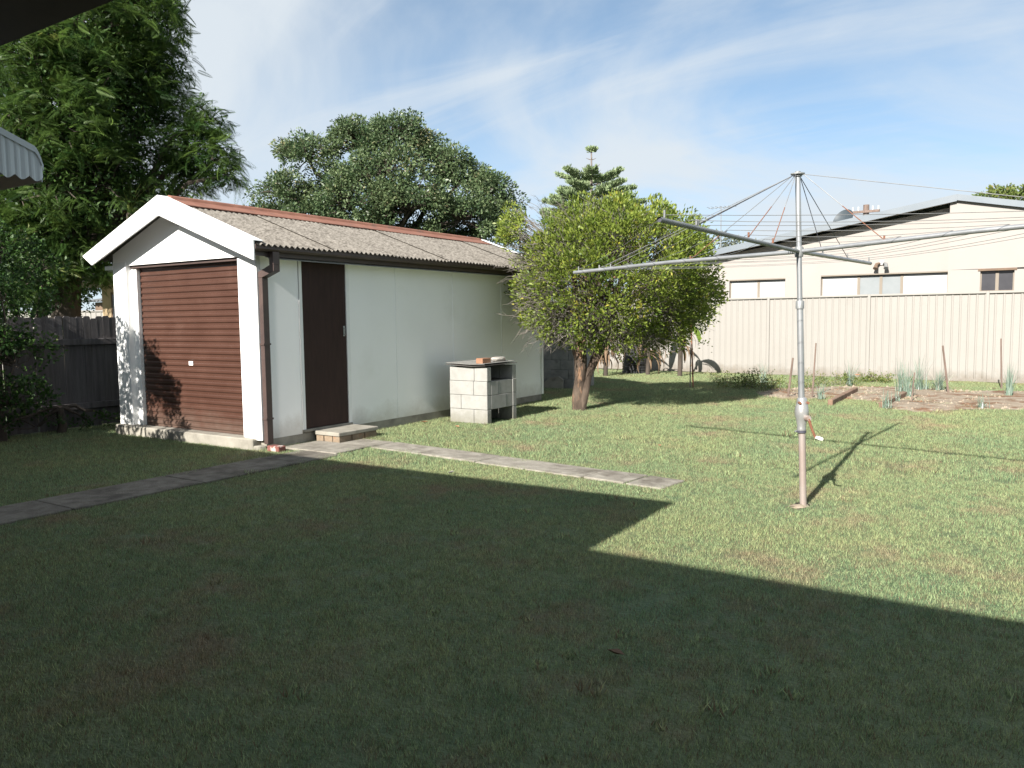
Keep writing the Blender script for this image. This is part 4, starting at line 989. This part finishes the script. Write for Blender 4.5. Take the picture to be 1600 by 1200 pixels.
# ---------------- dark hedge shrubs at the left (they shade the roller door)
def bush(name, label, base, lobes, ncl, nlf, clr, lf, m='leaf_bush', group=None):
    return tree(name, label, 'shrub', base, .06, np.array(base)+[0, 0, .35], lobes, ncl, nlf, clr, lf, m, 'bark_dark', group, lw=.3, inner=.4, limb_r=.5)
bush('dark_shrub', 'dense dark green shrub in front of paling fence at left edge', (-3.45, -1.2, 0),
     [((-3.45, -1.15, .45), (.34, .55, .5)), ((-3.45, -1.0, .95), (.32, .5, .5)), ((-3.45, -1.35, 1.35), (.34, .55, .55)), ((-3.4, -1.6, 1.9), (.4, .5, .5)), ((-3.4, -1.9, .9), (.4, .5, .8)), ((-3.45, -1.1, 1.75), (.3, .4, .35))], 95, 60, .16, .06)
bush('tall_shrub', 'tall leafy shrub at left whose shadow falls on roller door', (-2.2, -2.9, 0),
     [((-2.6, -2.9, .9), (.6, .5, .8)), ((-2.65, -2.9, 1.9), (.5, .45, .6)), ((-2.6, -2.9, 2.75), (.36, .4, .42)), ((-2.3, -2.9, 2.55), (.28, .36, .45)), ((-2.05, -2.9, 2.2), (.28, .36, .5)), ((-1.75, -2.9, 2.1), (.24, .3, .42)), ((-1.6, -2.9, 1.6), (.22, .3, .5)), ((-1.8, -2.9, .9), (.45, .4, .7)), ((-1.42, -2.9, 1.5), (.14, .22, .4))], 110, 60, .12, .06)
bush('fence_shrub', 'loose shrub with pale leaves spilling over the paling fence', (-4.6, -.2, 0),
     [((-4.5, -.9, 1.8), (.5, .6, .5)), ((-4.6, -.4, 2.0), (.5, .5, .4)), ((-4.5, -.6, 2.4), (.5, .5, .45)), ((-4.6, -1.5, 1.9), (.6, .6, .7)), ((-4.9, .1, 2.25), (.5, .5, .4)), ((-4.7, -1.2, 2.7), (.6, .6, .4)), ((-4.6, -.3, 1.3), (.5, .7, .4))], 60, 55, .17, .065)
pd_ = AT(60, 470, 19.5); pd_[2] = 0
tree('shade_tree', 'dark bushy tree behind the paling fence below the feathery tree', 'tree', pd_, .16, AT(60, 450, 19.5),
     [lobe(10, 400, 45, 19.5), lobe(60, 410, 45, 19.5, .4), lobe(110, 425, 36, 19.5, .3), lobe(30, 450, 45, 19.5), lobe(80, 455, 32, 19.5, -.3), lobe(145, 425, 26, 20.5), lobe(-40, 430, 60, 19.5), lobe(25, 480, 40, 19.5), lobe(85, 490, 24, 19.5), lobe(60, 440, 40, 20.5), lobe(150, 452, 22, 21.5), lobe(120, 470, 20, 21.5), lobe(150, 430, 22, 20.5), lobe(172, 440, 18, 21.5), lobe(130, 445, 20, 20.5), lobe(5, 440, 50, 18.5), lobe(45, 425, 40, 18.5)], 40, 60, .24, .09, 'leaf_bush', 'bark_dark')
bush('ground_shrub', 'low dark ground plants at foot of paling fence', (-3.6, -.4, 0),
     [((-3.6, -.7, .12), (.22, .5, .16)), ((-3.6, .0, .10), (.18, .4, .13)), ((-3.55, .45, .08), (.14, .3, .10)), ((-3.45, -1.2, .15), (.3, .4, .2))], 60, 40, .10, .05)

# ---------------- citrus tree in front of the bin
cb_ = GP(906, 641); Dc = float(np.dot(cb_-CAM, _h0))
ct = thing('citrus_tree', 'round twiggy citrus tree with yellow green leaves and forked trunk', 'tree', cb_)
tb = MB(); tw = MB()
f1, f2 = AT(911, 585, Dc), AT(912, 590, Dc+.1)
tA = [cb_-[0, 0, .1], AT(904, 618, Dc), AT(907, 592, Dc), AT(907, 560, Dc), AT(900, 530, Dc), AT(893, 500, Dc)]
tb.tube(tA, [.125, .105, .095, .105, .11, .07], 10)
tb.tube([AT(908, 640, Dc-.02)-[0, 0, .05], AT(915, 612, Dc-.08), AT(919, 588, Dc), AT(930, 560, Dc), AT(945, 530, Dc+.1), AT(955, 500, Dc+.1)], [.07, .06, .06, .075, .07, .05], 9)
cen = AT(950, 430, Dc); fks = [AT(893, 500, Dc), AT(955, 500, Dc+.1), AT(918, 535, Dc)]
rx, rz_ = 172/FPX*Dc, 118/FPX*Dc
P = []; D = []; T = []
def surf(u):
    """crown outline: flattened ball, flat underside, with a bulge to the right"""
    s = np.array([rx, rx*.86, rz_])
    p = u*s
    if p[2] < 0: p[2] *= .92
    return p
n1 = 46
for i in range(n1):
    u = unit(rng.normal(size=3)); 
    if u[2] < -.3: u[2] *= -.5; u = unit(u)
    e = cen+surf(u)*random.uniform(.45, .72); s = fks[i % 3]+rng.normal(size=3)*.04
    pts = bezier(s, e, .06, 6, .05); tb.tube(pts, [.035, .03, .025, .02, .015, .009], 5)
lump = unit(rng.normal(size=(26, 3))); la = rng.uniform(-.2, .17, 26)
nC = 1500
for i in range(nC):
    u = unit(rng.normal(size=3)); bump_ = 1+np.sum(la*np.exp((lump@u-1)*9))
    rr = (.5+.5*random.random()**.42)*bump_
    c = cen+surf(u)*rr
    if c[2] < 1.02: c[2] = 1.02+random.uniform(0, .2)
    ctr = cen+(c-cen)*np.array([.55, .55, .62])-[0, 0, .12]
    low = (c[2]-cen[2])/rz_         # -1 bottom .. 1 top
    left = -np.dot(c-cen, CR)/rx
    bare = .06+.40*max(0, -low-.02)+.42*max(0, left-.25)+.15*max(0, .7-rr)
    nt_ = 3 if random.random() < bare else 1
    od = unit(c-cen*1.0+[0, 0, .25])
    for k in range(nt_):
        q = c+rng.normal(size=3)*.09; s = ctr+(c-ctr)*random.uniform(.2, .6)+rng.normal(size=3)*.08
        tw.tube(bezier(s, q, .02, 4, .03), [.0055, .0045, .0035, .0018], 3, cap=False)
        for b_ in range(2):
            s2_ = s+(q-s)*random.uniform(.4, .9); tw.tube([s2_, s2_+unit(od+rng.normal(size=3)*.7)*random.uniform(.10, .22)], [.003, .0013], 3, cap=False)
    if random.random() < bare: continue
    kk = random.randint(26, 44); s = random.uniform(.09, .16)
    pts = in_ball(kk)*s; P.append(c+pts); D.append(unit(pts)*.5+od*.8+[0, 0, .45]+rng.normal(size=(kk, 3))*.5)
    T.append(np.clip(random.gauss(.45, .17)+rng.normal(size=kk)*.17, 0, 1))
# drooping outer sprays at the right and lower right
for (px, py, rp_, n) in [(1105, 440, 26, 46), (1085, 480, 34, 60), (1050, 520, 30, 46), (1118, 465, 14, 18), (1000, 530, 36, 40), (840, 400, 26, 34), (800, 345, 20, 30), (795, 370, 18, 26), (1080, 400, 22, 40)]:
    for i in range(n):
        c = AT(px, py, Dc+random.uniform(-.5, .5))+in_ball(1)[0]*rp_/FPX*Dc; s = c+(cen-c)*random.uniform(.15, .35)+[0, 0, -.02]
        tw.tube(bezier(s, c, .03, 4, .02), [.006, .005, .004, .002], 3, cap=False)
        kk = random.randint(12, 24); pts = in_ball(kk)*.10; P.append(c+pts); D.append(unit(pts)*.6+unit(c-cen)*.6+[0, 0, .3]+rng.normal(size=(kk, 3))*.4); T.append(np.clip(random.gauss(.5, .15)+rng.normal(size=kk)*.15, 0, 1))
# bare twigs sticking out on the left and underside
for i in range(420):
    px, py = random.choice([(835, 400), (850, 430), (845, 480), (860, 505), (870, 470), (900, 520), (960, 525), (1010, 520), (840, 420), (930, 490), (860, 350), (900, 350)])
    s = AT(px+random.gauss(0, 18), py+random.gauss(0, 10), Dc+random.uniform(-.9, .3)); o_ = unit(s-cen+[0, 0, -.1])
    q = s+(o_+rng.normal(size=3)*.4)*random.uniform(.15, .34)
    q[2] = max(q[2], .95); tw.tube(bezier(s, q, .02, 4, .02), [.005, .0042, .003, .0012], 3, cap=False)
    for b_ in range(3):
        s2_ = s+(q-s)*random.uniform(.3, .95); tw.tube([s2_, s2_+unit(o_+rng.normal(size=3)*.7)*random.uniform(.06, .15)], [.0025, .001], 3, cap=False)
tb.build('trunk', 'bark', ct, smooth=True); tag(tw.build('twigs', 'twig', ct), kind='stuff')
P = np.concatenate(P); D = np.concatenate(D); T = np.concatenate(T)
leaf_object('citrus', 'crown', P, D, .060*(.7+.6*rng.random(len(P))), .0145, 'leaf_citrus', ct, T)

# sapling by the rod
sb = GP(1078, 606); st_ = thing('small_sapling', 'thin leafy sapling beside the dark rusty rod', 'sapling', sb)
tb = MB(); tb.tube([sb-[0, 0, .05], AT(1079, 550, 16.5+Dc*0), AT(1076, 500, 16.5)], [.014, .012, .006], 5); P = []
for i in range(26):
    s = AT(1077+random.gauss(0, 3), random.uniform(485, 530), float(np.dot(sb-CAM, _h0))); e = s+in_ball(1)[0]*np.array([.45, .4, .32]); tb.tube([s, e], [.004, .0015], 3)
    P.append(e+rng.normal(size=(22, 3))*.09)
tb.build('trunk', 'twig', st_); P = np.concatenate(P); leaf_object('s', 'crown', P, rng.normal(size=P.shape), .06, .016, 'leaf_citrus', st_)

# ---------------- banana plants with hanging dead leaves, compost bin
def banana(px, hpx, label, dead, live, D_=None):
    b_ = GP(*px); Db = float(np.dot(b_-CAM, _h0)); t = thing('banana_plant', label, 'plant', b_, 'banana plants by the back fence')
    tp = AT(px[0]+2, hpx, Db)
    MB().tube([b_-[0, 0, .1], (b_+tp)/2, tp], [.06, .055, .04], 9).build('stem', 'bark_dark', t, smooth=True)
    def leafblade(s, az_, L_, W_, rise, drop, m):
        n = 9; V = []; h = np.array([math.cos(az_), math.sin(az_), 0]); sd = np.array([-h[1], h[0], 0]); F = []
        p = s.copy(); ang_ = rise
        for j in range(n+1):
            u = j/n; ww = W_*math.sin(math.pi*min(.97, .08+u*.9))**.7
            V += [p-sd*ww+[0, 0, -ww*.35], p, p+sd*ww+[0, 0, -ww*.35]]
            ang_ -= drop/n; p = p+(h*math.cos(ang_)+np.array([0, 0, math.sin(ang_)]))*L_/n
        for j in range(n): k = 3*j; F += [(k, k+1, k+4, k+3), (k+1, k+2, k+5, k+4)]
        if m.startswith('leaf'):
            tn = random.random(); o = bpy.data.objects.new('leaf', fast_mesh('leaf', V, F, m, np.full(len(F), tn), ORG[t.name])); _link(o, t, ORG[t.name])
        else: MB().add(V, F).build('dead_leaf', m, t)
    for k in range(dead*4): leafblade(b_+(tp-b_)*random.uniform(.45, 1)+rng.normal(size=3)*.03, random.uniform(0, 6.28), random.uniform(.45, .85)*min(1, tp[2]), random.uniform(.018, .045), .35, random.uniform(2.0, 2.5), 'dry_frond')
    for az_, L_, ri, dp in live: leafblade(tp, az_, L_, .11, ri, dp, 'leaf_banana')
    return t
banana((946, 588), 520, 'banana plant with brown dead leaves hanging behind citrus trunk', 13, [(2.6, 1.2, 1.1, .8), (.8, 1.1, 1.2, .6), (4.5, 1.0, 1.1, .9)])
banana((1012, 586), 525, 'slim banana plant with few dead leaves right of black bin', 6, [(1.2, .9, 1.2, .7), (3.6, .9, 1.1, .9)])
banana((1062, 588), 512, 'banana plant with yellowing leaf hanging before the cream fence', 3, [(-.5, .95, .8, 2.3), (3.4, .7, 1.2, .9)])
c = GP(992, 583)
kb = thing('compost_bin', 'black ribbed compost bin against fence behind citrus tree', 'bin', c)
pr_ = []
for i in range(15):
    z = .03+i*.066; r = .34-.05*z; pr_ += [(r, z), (r, z+.036), (r-.022, z+.042), (r-.022, z+.060)]
MB().lathe([(.34, 0)]+pr_, c, 24).build('body', 'black_plastic', kb)
MB().lathe([(.30, 1.02), (.30, 1.05), (.12, 1.09), (.04, 1.09)], c, 24).build('lid', 'black_plastic', kb)

# ---------------- fallen leaves
def fallen(px, s, label, m='dry_leaf'):
    c = GP(*px, .022); a_ = random.uniform(0, 6.28); h = np.array([math.cos(a_), math.sin(a_), 0]); sd = np.array([-h[1], h[0], 0])
    V = [c-h*s+[0, 0, .006], c-sd*s*.4+[0, 0, .018], c, c+sd*s*.4+[0, 0, .016], c+h*s+[0, 0, .012], c-h*s*.3-sd*s*.38+[0, 0, .018], c+h*s*.4+sd*s*.33+[0, 0, .02]]
    MB().add([V[0], V[5], V[1], V[4], V[6], V[3], V[2]], [(0, 1, 6), (1, 2, 6), (2, 3, 6), (3, 4, 6), (4, 5, 6), (5, 0, 6)]).build('fallen_leaf', m, label=label, cat='leaf', group='dead leaves lying on the lawn')
fallen((663, 660), .065, 'orange dead leaf on lawn left of block incinerator')
fallen((714, 667), .065, 'orange dead leaf on lawn just before the block incinerator')
fallen((1031, 697), .05, 'small dead leaf on sunny lawn right of the incinerator')
fallen((962, 1022), .042, 'reddish brown leaf lying in dark foreground lawn', 'sleeper')
fallen((705, 739), .035, 'tiny pale leaf on lawn just below the garden path', 'stone')

# ================================================================== GRASS
def tuft(n, rr, hmin, hmax, wd):
    a_ = rng.uniform(0, 6.283, n); r = rr*np.sqrt(rng.random(n)); x = r*np.cos(a_); y = r*np.sin(a_)
    h = rng.uniform(hmin, hmax, n); b_ = rng.uniform(0, 6.283, n); tl = rng.uniform(.15, .95, n)*h; c = rng.uniform(0, 3.14, n)
    dx, dy = np.cos(c)*wd, np.sin(c)*wd
    V = np.stack([np.stack([x-dx, y-dy, np.full(n, -.004)], 1), np.stack([x+dx, y+dy, np.full(n, -.004)], 1), np.stack([x+np.cos(b_)*tl, y+np.sin(b_)*tl, h], 1)], 1).reshape(-1, 3)
    return fast_mesh('tuft', V, np.arange(3*n).reshape(n, 3), 'lawn_blade', rng.random(n))
tcol = bpy.data.collections.new('grass_tufts')
for i in range(6):
    tcol.objects.link(bpy.data.objects.new('tuft', tuft(120, .078, .007, .023, .0014)))
for i in range(3):   # weeds and coarse clumps
    tcol.objects.link(bpy.data.objects.new('zz_weed', tuft(26+10*i, .035+.012*i, .014, .032+.006*i, .0042)))
def grid(x0, x1, y0, y1, d):
    gx, gy = np.meshgrid(np.arange(x0, x1, d), np.arange(y0, y1, d)); g_ = np.stack([gx.ravel(), gy.ravel()], 1); return g_+rng.uniform(-.45, .45, g_.shape)*d
def polar(c):
    rel = c-CAM[:2]; return rel@_h0[:2], rel@_r0[:2], np.hypot(rel[:, 0], rel[:, 1])
cs_ = []
for d_, lo_, hi_ in ((.078, 0, 8), (.11, 8, 60)):
    c_ = grid(-3.8, 15, -6.3, 14.2, d_); f_, s_, r_ = polar(c_); k_ = (r_ >= lo_) & (r_ < hi_) & (f_ > -.3) & (np.abs(s_) < np.maximum(f_, 0)*.80+1.3); cs_.append(c_[k_])
cand = np.concatenate(cs_); dist = polar(cand)[2]; keep = np.ones(len(cand), bool)
X, Y = cand[:, 0], cand[:, 1]
def inside(x0, x1, y0, y1): return (X > x0) & (X < x1) & (Y > y0) & (Y < y1)
ex = inside(-2.9, .0, -.1, 6.3) | ((X > .51+.05*np.sin(Y*6.1)*np.sin(Y*2.2+1)) & (X < 1.0+.05*np.sin(Y*5.3+2)*np.sin(Y*1.9)) & (Y > -4.96) & (Y < .15)) | inside(.12, .94, .1, .72) | inside(.05, .93, .7, 1.10) | inside(.36, 1.02, 3.04, 3.8) | (Y < -4.95) & (X < 4.56) | (Y < -6.42)
t_ = ((X-a[0])*dirv[0]+(Y-a[1])*dirv[1]) if False else ((X-.99)*dirv[0]+(Y-.93)*dirv[1]); s_n = (X-.99)*nv[0]+(Y-.93)*nv[1]
ex |= (t_ > -.05) & (t_ < 3.77) & (np.abs(s_n+.02*np.sin(t_*4.1)) < .175+.055*np.sin(t_*7)*np.sin(t_*2.3))
ex |= Y > fy(X)-.02
# garden bed polygon: keep only a few tufts
poly = np.array([GP(*p)[:2] for p in BED]); ins = np.zeros(len(X), bool); j = len(poly)-1
for i in range(len(poly)):
    xi, yi = poly[i]; xj, yj = poly[j]
    cr_ = ((yi > Y) != (yj > Y)) & (X < (xj-xi)*(Y-yi)/(yj-yi+1e-12)+xi); ins ^= cr_; j = i
ex |= ins & (rng.random(len(X)) < .80+.6*np.sin(X*5.1+1)*np.sin(Y*4.3))
ex |= (np.hypot(X-HB[0]+.05, Y-HB[1]) < .12) & (rng.random(len(X)) < .8)
def vn(x, y, f, o): return np.sin(x*f+o+1.7*np.sin(y*f*.63+o*2))*np.sin(y*f*1.13-o+1.3*np.sin(x*f*.71+o))
thin = (vn(X, Y, 3.1, 1.1)+.6*vn(X, Y, 8.3, 2.7)) > .95
ex |= thin & (rng.random(len(X)) < .3)
kp = keep & ~ex
X, Y, dist = X[kp], Y[kp], dist[kp]
me = bpy.data.meshes.new('lawn_grass'); me.vertices.add(len(X)); me.vertices.foreach_set('co', np.stack([X, Y, np.full(len(X), .001)], 1).astype(np.float32).ravel())
at_ = me.attributes.new('sc', 'FLOAT', 'POINT'); at_.data.foreach_set('value', (rng.uniform(.75, 1.3, len(X))*np.where(dist < 8, 1., 1.4)).astype(np.float32))
at_ = me.attributes.new('rz', 'FLOAT', 'POINT'); at_.data.foreach_set('value', rng.uniform(0, 6.283, len(X)).astype(np.float32))
pk = np.where(rng.random(len(X)) < .006+.02*(np.sin(X*1.7+.5)*np.sin(Y*1.3+2) > .55), rng.integers(6, 9, len(X)), rng.integers(0, 6, len(X)))
at_ = me.attributes.new('pk', 'INT', 'POINT'); at_.data.foreach_set('value', pk.astype(np.int32))
me.update(); go = bpy.data.objects.new('lawn_grass', me); _link(go, None, (0, 0, 0)); tag(go, 'short patchy lawn grass covering the yard', 'grass', kind='stuff')
ng = bpy.data.node_groups.new('grass', 'GeometryNodeTree'); ng.interface.new_socket('Geometry', in_out='INPUT', socket_type='NodeSocketGeometry'); ng.interface.new_socket('Geometry', in_out='OUTPUT', socket_type='NodeSocketGeometry')
gi = ng.nodes.new('NodeGroupInput'); go_ = ng.nodes.new('NodeGroupOutput'); ip = ng.nodes.new('GeometryNodeInstanceOnPoints'); ci = ng.nodes.new('GeometryNodeCollectionInfo')
ci.inputs['Collection'].default_value = tcol; ci.inputs['Separate Children'].default_value = True; ci.inputs['Reset Children'].default_value = True
ip.inputs['Pick Instance'].default_value = True
na = ng.nodes.new('GeometryNodeInputNamedAttribute'); na.data_type = 'FLOAT'; na.inputs[0].default_value = 'sc'
nb_ = ng.nodes.new('GeometryNodeInputNamedAttribute'); nb_.data_type = 'FLOAT'; nb_.inputs[0].default_value = 'rz'
cx = ng.nodes.new('ShaderNodeCombineXYZ'); ng.links.new(nb_.outputs[0], cx.inputs[2])
ng.links.new(gi.outputs[0], ip.inputs['Points']); ng.links.new(ci.outputs[0], ip.inputs['Instance']); ng.links.new(na.outputs[0], ip.inputs['Scale']); ng.links.new(cx.outputs[0], ip.inputs['Rotation'])
ni = ng.nodes.new('GeometryNodeInputNamedAttribute'); ni.data_type = 'INT'; ni.inputs[0].default_value = 'pk'; ng.links.new(ni.outputs[0], ip.inputs['Instance Index'])
ng.links.new(ip.outputs[0], go_.inputs[0])
md = go.modifiers.new('grass', 'NODES'); md.node_group = ng

bpy.context.view_layer.update()
